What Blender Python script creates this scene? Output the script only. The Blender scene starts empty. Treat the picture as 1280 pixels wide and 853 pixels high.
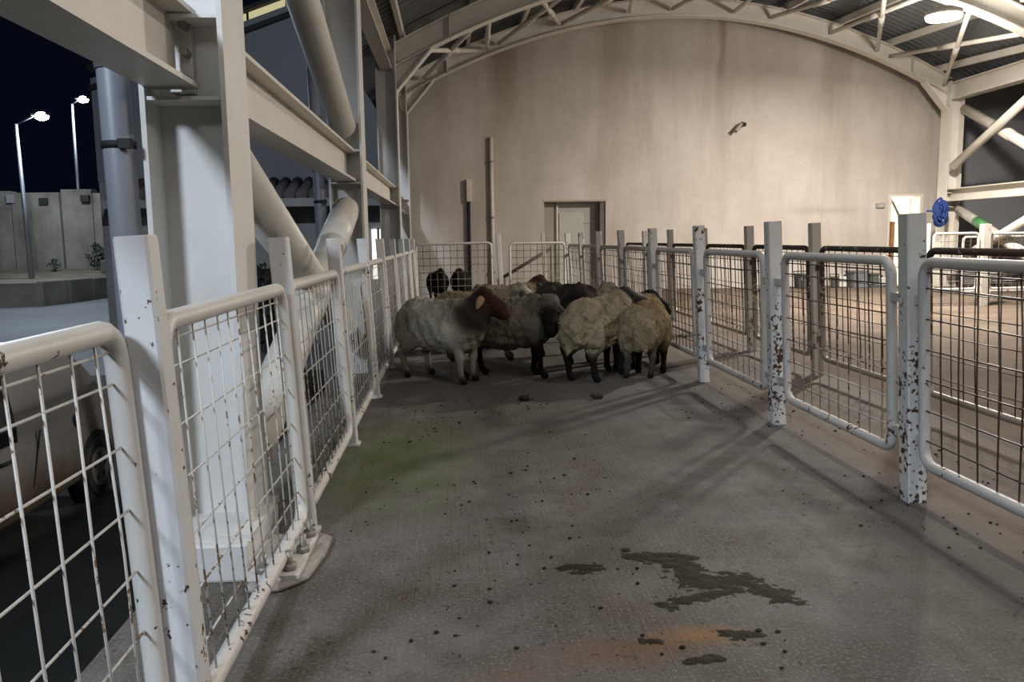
import bpy, bmesh, math, random
import numpy as np
from mathutils import Vector, Matrix, noise
random.seed(4)
SC = bpy.context.scene
COL = SC.collection
PI = math.pi

# ------------------------------------------------------------------ camera
F_PX, PITCH, YAW, ROLL, CAM_H = 1033.0, 0.12317, 0.06692, -0.015, 1.3
def cam_axes():
    fwd = Vector((math.sin(YAW)*math.cos(PITCH), math.cos(YAW)*math.cos(PITCH), -math.sin(PITCH)))
    right = Vector((math.cos(YAW), -math.sin(YAW), 0))
    up = right.cross(fwd)
    return right*math.cos(ROLL)+up*math.sin(ROLL), up*math.cos(ROLL)-right*math.sin(ROLL), fwd
A_, B_, D_ = cam_axes()
cam = bpy.data.cameras.new('camera')
cam.sensor_width = 36.0
cam.lens = F_PX/1280*36.0
cam.clip_start = 0.05; cam.clip_end = 500
camo = bpy.data.objects.new('camera', cam)
camo.matrix_world = Matrix(((A_.x, B_.x, -D_.x, 0), (A_.y, B_.y, -D_.y, 0), (A_.z, B_.z, -D_.z, CAM_H), (0, 0, 0, 1)))
COL.objects.link(camo); SC.camera = camo

# ------------------------------------------------------------------ world, exposure, lights
SC.view_settings.view_transform = 'Standard'
SC.view_settings.look = 'None'
SC.view_settings.gamma = 1
SC.view_settings.exposure = 0.0
w = bpy.data.worlds.new('night'); SC.world = w; w.use_nodes = True
w.node_tree.nodes['Background'].inputs[0].default_value = (0.0016, 0.002, 0.006, 1)
w.node_tree.nodes['Background'].inputs[1].default_value = 1.0

def lamp(name, kind, loc, power, color, target=None, **kw):
    l = bpy.data.lights.new(name, kind); l.energy = power; l.color = color
    for k, v in kw.items(): setattr(l, k, v)
    o = bpy.data.objects.new(name, l); o.location = loc
    if target is not None:
        o.rotation_euler = (Vector(target)-Vector(loc)).to_track_quat('-Z', 'Y').to_euler()
    COL.objects.link(o); return o
WARM = (1.0, 0.915, 0.835)
COOL = (0.74, 0.85, 1.0)
# hall floodlights (their housings are built further down)
lamp('hall_lamp_light', 'POINT', (7.74, 13.0, 4.36), 330, WARM, shadow_soft_size=0.22)
lamp('hall_lamp_light', 'AREA', (7.74, 13.0, 4.57), 900, WARM, (7.4, 13.2, 0), shape='DISK', size=0.45)
lamp('batten_light', 'AREA', (2.7, 2.2, 4.66), 125, WARM, (2.7, 2.2, 0), shape='RECTANGLE', size=0.12, size_y=6.4)
lamp('hall_lamp_light', 'POINT', (8.5, 4.0, 4.2), 460, WARM, shadow_soft_size=0.25)
lamp('hall_lamp_light', 'POINT', (-0.2, -2.0, 4.62), 165, (0.90, 0.95, 1.0), shadow_soft_size=0.6)
# yard floodlight behind the camera, left of the shed, aimed at the loading end
lamp('yard_lamp_light', 'SPOT', (-4.2, -4.3, 6.0), 2900, COOL, (-0.5, 2.6, 0.6), shadow_soft_size=0.7, spot_size=0.95, spot_blend=0.8)
# street lamps seen in the yard
STREET = [(-19.34, 41.5, 7.4), (-23.24, 55.5, 10.47)]
for p in STREET:
    lamp('street_and_fill_light', 'POINT', (p[0], p[1], p[2]-0.45), 1300, COOL, shadow_soft_size=0.15)
lamp('yard_fill_light', 'SPOT', (-2.6, 8.0, 5.6), 1900, COOL, (-12.0, 34.0, 0.0), shadow_soft_size=0.15, spot_size=1.45, spot_blend=0.6)  # unseen fill spot, added to brighten the shed, road and terrace
lamp('street_and_fill_light', 'POINT', (-15.0, 29.0, 8.5), 2600, COOL, shadow_soft_size=0.15)  # added fill light for the terrace and road; no lamp post here
# the lit room behind the right-hand doorway
lamp('room_light', 'POINT', (10.7, 20.2, 2.2), 420, (1, 0.97, 0.9), shadow_soft_size=0.1)

# ------------------------------------------------------------------ materials
def nodes(m):
    m.use_nodes = True
    return m.node_tree.nodes, m.node_tree.links
class NT:
    def __init__(s, m):
        m.use_nodes = True
        s.t = m.node_tree; s.n = s.t.nodes; s.l = s.t.links
        s.bsdf = s.n['Principled BSDF']
    def new(s, typ, **kw):
        n = s.n.new(typ)
        for k, v in kw.items(): setattr(n, k, v)
        return n
    def link(s, a, b): s.l.new(a, b)
    def pos(s, scale=(1, 1, 1), obj=False):
        if obj:
            c = s.new('ShaderNodeTexCoord').outputs['Object']
        else:
            c = s.new('ShaderNodeNewGeometry').outputs['Position']
        mp = s.new('ShaderNodeMapping'); mp.inputs['Scale'].default_value = scale
        s.link(c, mp.inputs[0]); return mp.outputs[0]
    def noise(s, vec, scale, detail=4, rough=0.55, dist=0.0):
        n = s.new('ShaderNodeTexNoise'); n.inputs['Scale'].default_value = scale
        n.inputs['Detail'].default_value = detail; n.inputs['Roughness'].default_value = rough
        n.inputs['Distortion'].default_value = dist
        s.link(vec, n.inputs['Vector']); return n.outputs[0]
    def ramp(s, v, a, b, va=0.0, vb=1.0):
        n = s.new('ShaderNodeMapRange'); n.clamp = True
        n.inputs[1].default_value = a; n.inputs[2].default_value = b
        n.inputs[3].default_value = va; n.inputs[4].default_value = vb
        s.link(v, n.inputs[0]); return n.outputs[0]
    def math(s, op, a, b=None):
        n = s.new('ShaderNodeMath', operation=op)
        for i, q in enumerate((a, b)):
            if q is None: continue
            if isinstance(q, (int, float)): n.inputs[i].default_value = q
            else: s.link(q, n.inputs[i])
        return n.outputs[0]
    def mix(s, fac, a, b, blend='MIX'):
        n = s.new('ShaderNodeMix', data_type='RGBA', blend_type=blend)
        for i, q in ((0, fac), (6, a), (7, b)):
            if isinstance(q, (int, float)): n.inputs[i].default_value = q
            elif isinstance(q, tuple): n.inputs[i].default_value = (*q, 1)
            else: s.link(q, n.inputs[i])
        return n.outputs[2]
    def bump(s, h, strength, dist=0.01):
        n = s.new('ShaderNodeBump'); n.inputs['Strength'].default_value = strength
        n.inputs['Distance'].default_value = dist
        s.link(h, n.inputs['Height']); s.link(n.outputs[0], s.bsdf.inputs['Normal'])
    def ellipse(s, cx, cy, rx, ry, soft=0.6, wob=None):
        g = s.new('ShaderNodeNewGeometry').outputs['Position']
        sep = s.new('ShaderNodeSeparateXYZ'); s.link(g, sep.inputs[0])
        dx = s.math('DIVIDE', s.math('SUBTRACT', sep.outputs[0], cx), rx)
        dy = s.math('DIVIDE', s.math('SUBTRACT', sep.outputs[1], cy), ry)
        d = s.math('SQRT', s.math('ADD', s.math('MULTIPLY', dx, dx), s.math('MULTIPLY', dy, dy)))
        if wob is not None: d = s.math('ADD', d, wob)
        return s.ramp(d, 1.0, 1.0-soft, 0, 1)

def mat(name, color, rough=0.6, metal=0.0, var=0.0, scale=8.0, bump=0.0, bscale=40.0):
    m = bpy.data.materials.new(name); t = NT(m)
    t.bsdf.inputs['Roughness'].default_value = rough
    t.bsdf.inputs['Metallic'].default_value = metal
    if var:
        n = t.noise(t.pos(obj=True), scale)
        f = t.ramp(n, 0.3, 0.7)
        dk = tuple(c*(1-var) for c in color)
        t.link(t.mix(f, dk, color), t.bsdf.inputs['Base Color'])
    else:
        t.bsdf.inputs['Base Color'].default_value = (*color, 1)
    if bump:
        t.bump(t.noise(t.pos(obj=True), bscale), bump)
    return m
def emit(name, color, strength):
    m = bpy.data.materials.new(name); t = NT(m)
    t.bsdf.inputs['Base Color'].default_value = (*color, 1)
    t.bsdf.inputs['Emission Color'].default_value = (*color, 1)
    t.bsdf.inputs['Emission Strength'].default_value = strength
    return m

def painted(name, color, rust, amount, low=None, rough=0.45, high=None):
    """paint with chips of rust; `low` = world height under which the chips get denser"""
    m = bpy.data.materials.new(name); t = NT(m)
    p = t.pos()
    n1 = t.noise(p, 34, 5, 0.6)
    n2 = t.noise(t.pos((1, 1, 0.5)), 8, 4)
    k = t.math('ADD', t.math('MULTIPLY', n1, 0.55), t.math('MULTIPLY', n2, 0.45))
    if low:
        sep = t.new('ShaderNodeSeparateXYZ'); t.link(p, sep.inputs[0])
        k = t.math('ADD', k, t.math('MULTIPLY', t.ramp(sep.outputs[2], low, 0.25), 0.055))
    if high:
        sep = t.new('ShaderNodeSeparateXYZ'); t.link(p, sep.inputs[0])
        k = t.math('ADD', k, t.ramp(sep.outputs[2], 0.25, high, -0.10, 0.16))
    thr = 0.66-amount*0.12
    f = t.ramp(k, thr, thr+0.02)
    dirt = t.ramp(t.noise(p, 3.2, 5, 0.6), 0.45, 0.8, 0, 0.45)
    c = t.mix(dirt, color, tuple(c*q for c, q in zip(color, (0.72, 0.66, 0.55))))
    t.link(t.mix(f, c, rust), t.bsdf.inputs['Base Color'])
    t.link(t.mix(f, (rough,)*3, (0.9,)*3), t.bsdf.inputs['Roughness'])
    t.bump(t.noise(p, 90, 3), 0.12, 0.004)
    return m

M = {}
RUST = (0.055, 0.028, 0.014)
M['post_left'] = painted('white_paint_left', (0.66, 0.66, 0.66), RUST, 0.38, 0.75)
M['post_right'] = painted('white_paint_right', (0.60, 0.59, 0.57), RUST, 0.72, 0.95)
M['frame_left'] = painted('white_paint_frame', (0.62, 0.60, 0.56), RUST, 0.28, 0.6)
M['frame_right'] = painted('grey_white_paint_frame', (0.50, 0.48, 0.45), RUST, 0.25, 0.7)
M['frame_rust'] = painted('worn_brown_frame', (0.34, 0.30, 0.25), (0.060, 0.042, 0.030), 0.9, high=1.0)
M['frame_rust_low'] = painted('half_rusted_frame', (0.30, 0.26, 0.22), (0.05, 0.026, 0.014), 0.75)
M['post_far'] = painted('beige_paint_post', (0.50, 0.47, 0.42), RUST, 0.3, 0.8)
M['wire_white'] = painted('white_wire', (0.58, 0.56, 0.52), (0.20, 0.12, 0.06), 0.62, 0.8)
M['wire_rust'] = painted('rusty_wire', (0.075, 0.048, 0.032), (0.03, 0.016, 0.01), 0.6)
M['wire_mixed'] = painted('dull_wire', (0.36, 0.32, 0.27), (0.06, 0.038, 0.025), 0.9, high=0.9)
M['steel'] = painted('cream_painted_steel', (0.66, 0.63, 0.565), (0.20, 0.15, 0.10), 0.0)
M['column'] = painted('white_painted_steel', (0.68, 0.665, 0.63), (0.10, 0.07, 0.05), 0.0)
M['bolt'] = mat('dull_bolt', (0.36, 0.33, 0.28), 0.5, 0.4, 0.4, 30)
M['pipe_grey'] = mat('grey_pvc', (0.25, 0.26, 0.29), 0.45, 0, 0.15, 5)
M['black'] = mat('black_rubber', (0.012, 0.012, 0.012), 0.7)
M['grout'] = mat('grout', (0.42, 0.38, 0.33), 0.9, 0, 0.45, 14, 0.5, 60)
M['cream_pipe'] = mat('cream_conduit', (0.66, 0.61, 0.52), 0.6, 0, 0.2, 6)

# concrete aisle
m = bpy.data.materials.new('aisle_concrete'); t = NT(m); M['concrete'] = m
p = t.pos()
big = t.noise(p, 0.75, 6, 0.6)
mid = t.noise(p, 3.2, 6, 0.65)
fine = t.noise(p, 75, 3, 0.7)
broom = t.noise(t.pos((70, 2.0, 1)), 1.0, 3, 0.6)
c = t.mix(t.ramp(big, 0.32, 0.68), (0.080, 0.070, 0.058), (0.205, 0.193, 0.174))
c = t.mix(t.math('MULTIPLY', t.ramp(mid, 0.42, 0.66), 0.8), c, (0.075, 0.058, 0.042))
c = t.mix(t.math('MULTIPLY', t.ramp(broom, 0.45, 0.70), 0.45), c, (0.10, 0.09, 0.08))
c = t.mix(t.math('MULTIPLY', t.ramp(fine, 0.52, 0.68), 0.60), c, (0.29, 0.275, 0.25))
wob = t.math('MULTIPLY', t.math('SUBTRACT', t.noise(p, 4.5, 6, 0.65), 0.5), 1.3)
c = t.mix(t.math('MULTIPLY', t.ellipse(-0.40, 5.0, 0.72, 1.45, 0.9, wob), 0.85), c, (0.080, 0.112, 0.016))
c = t.mix(t.math('MULTIPLY', t.ellipse(0.76, 2.52, 0.20, 0.09, 0.9, wob), 0.85), c, (0.26, 0.14, 0.045))
c = t.mix(t.math('MULTIPLY', t.ellipse(0.50, 2.45, 0.36, 0.12, 0.9, wob), 0.7), c, (0.17, 0.085, 0.045))
c = t.mix(t.math('MULTIPLY', t.ellipse(0.16, 2.32, 0.22, 0.10, 0.9, wob), 0.45), c, (0.16, 0.085, 0.05))
c = t.mix(t.math('MULTIPLY', t.ellipse(0.9, 8.0, 3.0, 4.2, 0.8, wob), 0.72), c, (0.070, 0.062, 0.052))  # dirt round the flock plus the mid aisle's weaker light, put into the colour
c = t.mix(t.math('MULTIPLY', t.ellipse(2.15, 3.0, 1.15, 2.8, 0.9, wob), 0.68), c, (0.075, 0.062, 0.05))  # dimmer light of the right foreground, painted into the floor colour
sp = t.noise(p, 26, 3, 0.6); sp2 = t.noise(p, 2.2, 3)
spk = t.math('MULTIPLY', t.ramp(sp, 0.60, 0.66), t.ramp(sp2, 0.42, 0.60))
c = t.mix(t.math('MULTIPLY', spk, 0.85), c, (0.045, 0.032, 0.022))
sepf = t.new('ShaderNodeSeparateXYZ'); t.link(p, sepf.inputs[0])
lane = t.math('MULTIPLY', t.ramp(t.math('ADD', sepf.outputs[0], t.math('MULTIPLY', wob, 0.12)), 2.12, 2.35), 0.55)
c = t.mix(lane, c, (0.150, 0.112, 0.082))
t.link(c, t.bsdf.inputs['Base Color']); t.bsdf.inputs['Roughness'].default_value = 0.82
h = t.math('ADD', t.math('MULTIPLY', broom, 0.7), t.math('MULTIPLY', fine, 0.5))
t.bump(h, 0.8, 0.008)

m = bpy.data.materials.new('packed_dirt'); t = NT(m); M['dirt'] = m
p = t.pos()
c = t.mix(t.ramp(t.noise(p, 0.9, 6, 0.6), 0.35, 0.68), (0.085, 0.061, 0.043), (0.160, 0.120, 0.086))
c = t.mix(t.math('MULTIPLY', t.ramp(t.noise(p, 9, 5, 0.7), 0.5, 0.75), 0.5), c, (0.08, 0.055, 0.038))
t.link(c, t.bsdf.inputs['Base Color']); t.bsdf.inputs['Roughness'].default_value = 0.95
t.bump(t.noise(p, 14, 6, 0.7), 0.6, 0.03)

m = bpy.data.materials.new('stained_plaster'); t = NT(m); M['plaster'] = m
p = t.pos()
c = t.mix(t.ramp(t.noise(p, 0.55, 5, 0.6), 0.3, 0.7), (0.43, 0.385, 0.335), (0.58, 0.535, 0.48))
c = t.mix(t.math('MULTIPLY', t.ramp(t.noise(t.pos((1.6, 1, 0.22)), 1.0, 6, 0.65), 0.44, 0.68), 0.62), c, (0.34, 0.29, 0.24))
c = t.mix(t.math('MULTIPLY', t.ramp(t.noise(p, 6, 5, 0.7), 0.5, 0.8), 0.25), c, (0.33, 0.27, 0.21))
sepw = t.new('ShaderNodeSeparateXYZ'); t.link(p, sepw.inputs[0])
def streak(x0, halfw, z_hi, z_lo, amt, c, col):
    n = t.math('ADD', sepw.outputs[0], t.math('MULTIPLY', t.math('SUBTRACT', t.noise(t.pos((2, 1, 0.6)), 1.5, 4), 0.5), 0.5))
    dx = t.math('ABSOLUTE', t.math('SUBTRACT', n, x0))
    f = t.math('MULTIPLY', t.ramp(dx, halfw, halfw*0.25), t.ramp(sepw.outputs[2], z_lo, z_hi))
    return t.mix(t.math('MULTIPLY', f, amt), c, col)
c = streak(1.12, 0.42, 5.2, 1.6, 0.7, c, (0.24, 0.185, 0.13))
c = streak(5.95, 0.14, 5.6, 4.2, 0.7, c, (0.25, 0.18, 0.13))
c = streak(3.6, 0.5, 5.4, 2.5, 0.5, c, (0.27, 0.21, 0.16))
# damp, paler foot of the wall and a grime band beside the doorway
c = t.mix(t.math('MULTIPLY', t.ramp(t.math('ADD', sepw.outputs[2], t.math('MULTIPLY', t.noise(p, 1.6, 4), 0.8)), 1.5, 0.5), 0.35), c, (0.50, 0.46, 0.42))
band = t.math('MULTIPLY', t.ramp(t.math('ABSOLUTE', t.math('SUBTRACT', sepw.outputs[2], 1.83)), 0.12, 0.02), t.ramp(t.math('ABSOLUTE', t.math('SUBTRACT', sepw.outputs[0], 8.4)), 1.2, 0.3))
c = t.mix(t.math('MULTIPLY', band, 0.35), c, (0.30, 0.25, 0.21))
t.link(c, t.bsdf.inputs['Base Color']); t.bsdf.inputs['Roughness'].default_value = 0.9
t.bump(t.noise(p, 22, 6, 0.7), 0.35, 0.02)

M['roof'] = mat('corrugated_roof', (0.15, 0.165, 0.175), 0.5, 0.3, 0.35, 0.7)
M['road'] = mat('pale_road', (0.21, 0.225, 0.225), 0.75, 0, 0.25, 0.3, 0.3, 8)
m = bpy.data.materials.new('cast_concrete'); t = NT(m); M['cast'] = m
p = t.pos()
c = t.mix(t.ramp(t.noise(p, 0.30, 6, 0.65), 0.35, 0.65), (0.115, 0.10, 0.078), (0.29, 0.27, 0.225))
c = t.mix(t.math('MULTIPLY', t.ramp(t.noise(t.pos((1.2, 1.2, 0.12)), 1.0, 5, 0.6), 0.5, 0.72), 0.6), c, (0.10, 0.085, 0.065))
t.link(c, t.bsdf.inputs['Base Color']); t.bsdf.inputs['Roughness'].default_value = 0.95
t.bump(t.noise(p, 3, 5, 0.7), 0.4, 0.1)
M['soil'] = mat('dry_soil', (0.25, 0.21, 0.155), 0.95, 0, 0.5, 1.2, 0.6, 5)
M['panel_grey'] = mat('grey_cladding', (0.22, 0.225, 0.235), 0.7, 0, 0.2, 0.25)
M['panel_dark'] = mat('dark_cladding', (0.11, 0.11, 0.115), 0.7, 0, 0.3, 0.3)
M['panel_pale'] = mat('pale_render', (0.36, 0.35, 0.34), 0.8, 0, 0.3, 0.5)
M['tile'] = mat('dark_tile', (0.15, 0.14, 0.13), 0.8, 0, 0.4, 3)
M['door_green'] = mat('grey_green_door', (0.37, 0.37, 0.32), 0.6, 0, 0.2, 1.5)
M['door_pale'] = mat('pale_door_leaf', (0.44, 0.44, 0.38), 0.6, 0, 0.12, 2)
M['reveal'] = mat('door_reveal', (0.34, 0.31, 0.26), 0.9, 0, 0.25, 2)
M['white_room'] = mat('white_room_paint', (0.8, 0.78, 0.74), 0.9)

# ------------------------------------------------------------------ mesh helpers
def link(name, me, m, parent=None, smooth=False):
    o = bpy.data.objects.new(name, me); COL.objects.link(o)
    if m is not None: me.materials.append(m)
    if smooth:
        me.polygons.foreach_set('use_smooth', [True]*len(me.polygons))
    if parent is not None: o.parent = parent
    return o
class MB:
    def __init__(s): s.v = []; s.f = []; s.sm = []
    def add(s, vs, fs, smooth=False):
        b = len(s.v); s.v += [tuple(q) for q in vs]; s.f += [tuple(b+i for i in f) for f in fs]; s.sm += [smooth]*len(fs)
        return s
    def box(s, x0, y0, z0, x1, y1, z1):
        vs = [(x, y, z) for z in (z0, z1) for y in (y0, y1) for x in (x0, x1)]
        return s.add(vs, [(0, 2, 3, 1), (4, 5, 7, 6), (0, 1, 5, 4), (2, 6, 7, 3), (0, 4, 6, 2), (1, 3, 7, 5)])
    def cbox(s, c, d, e=0.0):
        """box with its vertical edges chamfered by e"""
        x, y, z = c; a, b, h = d[0]/2, d[1]/2, d[2]/2
        if e <= 0: return s.box(x-a, y-b, z-h, x+a, y+b, z+h)
        ring = [(-a+e, -b), (a-e, -b), (a, -b+e), (a, b-e), (a-e, b), (-a+e, b), (-a, b-e), (-a, -b+e)]
        vs = [(x+p, y+q, z-h) for p, q in ring]+[(x+p, y+q, z+h) for p, q in ring]
        return s.add(vs, [tuple(range(7, -1, -1)), tuple(range(8, 16))]+[(i, (i+1) % 8, 8+(i+1) % 8, 8+i) for i in range(8)])
    def tube(s, pts, r, n=10, closed=False, cap=True):
        P = [Vector(q) for q in pts]; N = len(P); R = r if isinstance(r, (list, tuple)) else [r]*N
        T = []
        for i in range(N):
            a = P[(i-1) % N] if (closed or i > 0) else P[i]
            b = P[(i+1) % N] if (closed or i < N-1) else P[i]
            T.append((b-a).normalized())
        ref = Vector((0, 0, 1)) if abs(T[0].z) < 0.9 else Vector((1, 0, 0))
        u = T[0].cross(ref).normalized(); vs = []
        for i in range(N):
            u = (u-T[i]*u.dot(T[i])).normalized(); w_ = T[i].cross(u)
            for k in range(n):
                a = 2*PI*k/n; vs.append(P[i]+(u*math.cos(a)+w_*math.sin(a))*R[i])
        fs = []
        for i in range(N if closed else N-1):
            j = (i+1) % N
            for k in range(n):
                l = (k+1) % n; fs.append((i*n+k, i*n+l, j*n+l, j*n+k))
        s.add(vs, fs, True)
        if cap and not closed:
            b = len(s.v)-len(vs)
            s.f.append(tuple(b+k for k in range(n))[::-1]); s.sm.append(False)
            s.f.append(tuple(b+(N-1)*n+k for k in range(n))); s.sm.append(False)
        return s
    def ell(s, c, r, nu=10, nv=7):
        vs = [(c[0], c[1], c[2]-r[2])]
        for i in range(1, nv):
            a = -PI/2+PI*i/nv
            for k in range(nu):
                b = 2*PI*k/nu; vs.append((c[0]+r[0]*math.cos(a)*math.cos(b), c[1]+r[1]*math.cos(a)*math.sin(b), c[2]+r[2]*math.sin(a)))
        vs.append((c[0], c[1], c[2]+r[2])); fs = []
        for k in range(nu):
            fs.append((0, 1+(k+1) % nu, 1+k)); fs.append((len(vs)-1, 1+(nv-2)*nu+k, 1+(nv-2)*nu+(k+1) % nu))
        for i in range(nv-2):
            for k in range(nu):
                a = 1+i*nu; fs.append((a+k, a+(k+1) % nu, a+nu+(k+1) % nu, a+nu+k))
        return s.add(vs, fs, True)
    def prism(s, poly, axis, a, b):
        """extrude a 2D polygon along axis 0/1/2 from a to b"""
        n = len(poly)
        def p3(q, d):
            l = list(q); l.insert(axis, d); return tuple(l)
        vs = [p3(q, a) for q in poly]+[p3(q, b) for q in poly]
        return s.add(vs, [tuple(range(n)), tuple(range(2*n-1, n-1, -1))]+[(i, n+i, n+(i+1) % n, (i+1) % n) for i in range(n)])
    def build(s, name, m, parent=None):
        me = bpy.data.meshes.new(name); me.from_pydata(s.v, [], s.f)
        me.polygons.foreach_set('use_smooth', s.sm)
        bm = bmesh.new(); bm.from_mesh(me); bmesh.ops.recalc_face_normals(bm, faces=bm.faces); bm.to_mesh(me); bm.free()
        return link(name, me, m, parent)
def thing(name, label, cat, loc=(0, 0, 0), rot=(0, 0, 0), group=None):
    o = bpy.data.objects.new(name, None); COL.objects.link(o); o.location = loc; o.rotation_euler = rot
    o.empty_display_size = 0.1
    return tag(o, label, cat, group)
def tag(o, label, cat, group=None):
    o['label'] = label; o['category'] = cat
    if group: o['group'] = group
    return o
def struct(o): o['kind'] = 'structure'; return o
def stuff(o): o['kind'] = 'stuff'; return o
def bevel(o, width, seg=2):
    md = o.modifiers.new('bevel', 'BEVEL'); md.width = width; md.segments = seg; md.limit_method = 'ANGLE'; md.angle_limit = 0.7
    return o
NTH = ['first', 'second', 'third', 'fourth', 'fifth', 'sixth', 'seventh', 'eighth', 'ninth', 'tenth', 'eleventh', 'twelfth', 'thirteenth', 'fourteenth']
ORD = ['first', 'second', 'third', 'fourth', 'fifth', 'sixth', 'seventh', 'eighth', 'ninth', 'tenth']

# ------------------------------------------------------------------ setting: floor, road, wall, roof
YW = 18.4          # back wall
YF, YN = 17.6, 13.5  # far and near arched frames
XL, XR = -1.01, 10.8  # column lines
ROAD = -1.4
LEAN = 0.050
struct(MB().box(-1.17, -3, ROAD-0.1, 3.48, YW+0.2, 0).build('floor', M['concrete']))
def dirt_z(x, y):
    k = min(1, max(0, (y-13.2)/3.5)); k = k*k*(3-2*k)*min(1, max(0, (x-3.48)/1.2))
    return -0.012+0.02*noise.noise(Vector((x*0.9, y*0.9, 0)))+0.13*k
M['dim_road'] = mat('dimmed_road', (0.035, 0.037, 0.033), 0.85, 0, 0.4, 2.0, 0.5, 30)
struct(MB().box(-9.0, -20, ROAD-0.05, -1.175, 17.5, ROAD+0.012).build('floor', M['dim_road']))  # added darker slab: the weak light of the near yard put into its colour
# packed dirt of the pens, gently uneven
bm = MB(); nx, ny = 60, 90
vs = []; fs = []
for j in range(ny+1):
    for i in range(nx+1):
        x = 3.48+i*(14.3-3.48)/nx; y = -1+j*(YW+1.2)/ny
        z = 0.0 if i == 0 else dirt_z(x, y)
        vs.append((x, y, z))
for j in range(ny):
    for i in range(nx):
        a = j*(nx+1)+i; fs.append((a, a+1, a+nx+2, a+nx+1))
bm.add(vs, fs, True)
struct(bm.build('floor', M['dirt']))
struct(MB().box(-70, -25, ROAD-0.3, -1.17, 60, ROAD).build('floor', M['road']))

def zb(x):
    u = x-4.85
    return 5.83-0.002*u-0.0475*u*u
# back wall in strips round the two openings, its head following the arched frame
D1 = (1.99, 3.36, 2.106); D2 = (9.88, 10.65, 2.158)
def wall_strip(mb, x0, x1, z0):
    n = max(2, int((x1-x0)/0.3)); xs = [x0+(x1-x0)*i/n for i in range(n+1)]
    top = [(x, zb(min(max(x, -0.95), 10.7))+0.36) for x in xs]
    mb.prism([(x0, z0)]+[(x1, z0)]+top[::-1], 1, YW, YW+0.3)
wb = MB()
wall_strip(wb, -1.25, D1[0], -0.02); wall_strip(wb, D1[0], D1[1], D1[2]); wall_strip(wb, D1[1], D2[0], -0.02)
wall_strip(wb, D2[0], D2[1], D2[2]); wall_strip(wb, D2[1], 11.3, -0.02)
struct(wb.build('wall_back', M['plaster']))

# roof sheets: ribs run up the slope
def roof_z(x, y):
    return zb(x)+0.55-0.30*min(1, max(0, (YF-y)/(YF-YN)))
def corrugated_roof():
    xs = np.linspace(-1.75, 11.4, 32); ys = []
    y = -3.0
    while y < YW+1.6:
        ys += [(y, 0), (y+0.09, 0), (y+0.125, 0.035), (y+0.175, 0.035)]; y += 0.21
    vs = [(x, yy, roof_z(x, yy)+d) for yy, d in ys for x in xs]
    n = len(xs); fs = []
    for j in range(len(ys)-1):
        for i in range(n-1):
            a = j*n+i; fs.append((a, a+1, a+n+1, a+n))
    mb = MB().add(vs, fs); o = mb.build('ceiling', M['roof'])
    md = o.modifiers.new('thick', 'SOLIDIFY'); md.thickness = 0.006
    return struct(o)
corrugated_roof()
# purlins under the sheets
px_list = np.linspace(-0.75, 10.4, 11)
for i, x in enumerate(px_list):
    pts = [(-3, roof_z(x, 0)), (YN, roof_z(x, YN)), (YW, roof_z(x, YW))]
    mb = MB()
    for (ya, za), (yb, zb_) in zip(pts, pts[1:]):
        mb.add([(x+sx*0.035, yy, zz-0.02-dz) for yy, zz in ((ya, za), (yb, zb_)) for sx in (-1, 1) for dz in (0, 0.13)],
               [(0, 1, 3, 2), (4, 6, 7, 5), (0, 2, 6, 4), (1, 5, 7, 3), (0, 4, 5, 1), (2, 3, 7, 6)])
    struct(mb.build('trim_%d' % (i+1), M['steel']))

# ------------------------------------------------------------------ doors in the back wall
def shut_door():
    o = MB().box(D1[0]-0.01, YW+0.26, 0, D1[1]+0.01, YW+0.34, D1[2]+0.02).build('door_1', M['door_green']); struct(o)
    q = MB(); q.box(D1[0]+0.36, YW+0.235, 0.02, D1[0]+0.90, YW+0.262, 1.86); bevel(q.build('door_leaf', M['door_pale'], o), 0.006)
    for z in (1.62, 1.1):
        MB().box(D1[0]+0.32, YW+0.245, z, D1[1]-0.13, YW+0.263, z+0.012).build('panel_joint', M['reveal'], o)
    MB().box(D1[0]+0.02, YW+0.22, 0, D1[0]+0.24, YW+0.262, D1[2]-0.02).build('side_panel', M['reveal'], o)
    MB().tube([(D1[0]+0.31, YW+0.20, 0), (D1[0]+0.31, YW+0.20, D1[2]-0.01)], 0.024, 8).build('guide_tube', M['cream_pipe'], o)
    MB().box(D1[1]-0.12, YW+0.03, 0, D1[1]-0.02, YW+0.26, D1[2]-0.01).build('door_jamb', mat('dark_jamb', (0.15, 0.125, 0.10), 0.8, 0, 0.3, 3), o)
    MB().box(D1[0]-0.01, YW-0.012, D1[2]-0.015, D1[1]+0.01, YW+0.02, D1[2]+0.018).build('door_head', M['reveal'], o)
    MB().cbox((D1[0]+0.84, YW+0.225, 0.98), (0.03, 0.03, 0.12), 0.006).build('door_handle', M['bolt'], o)
shut_door()
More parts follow.
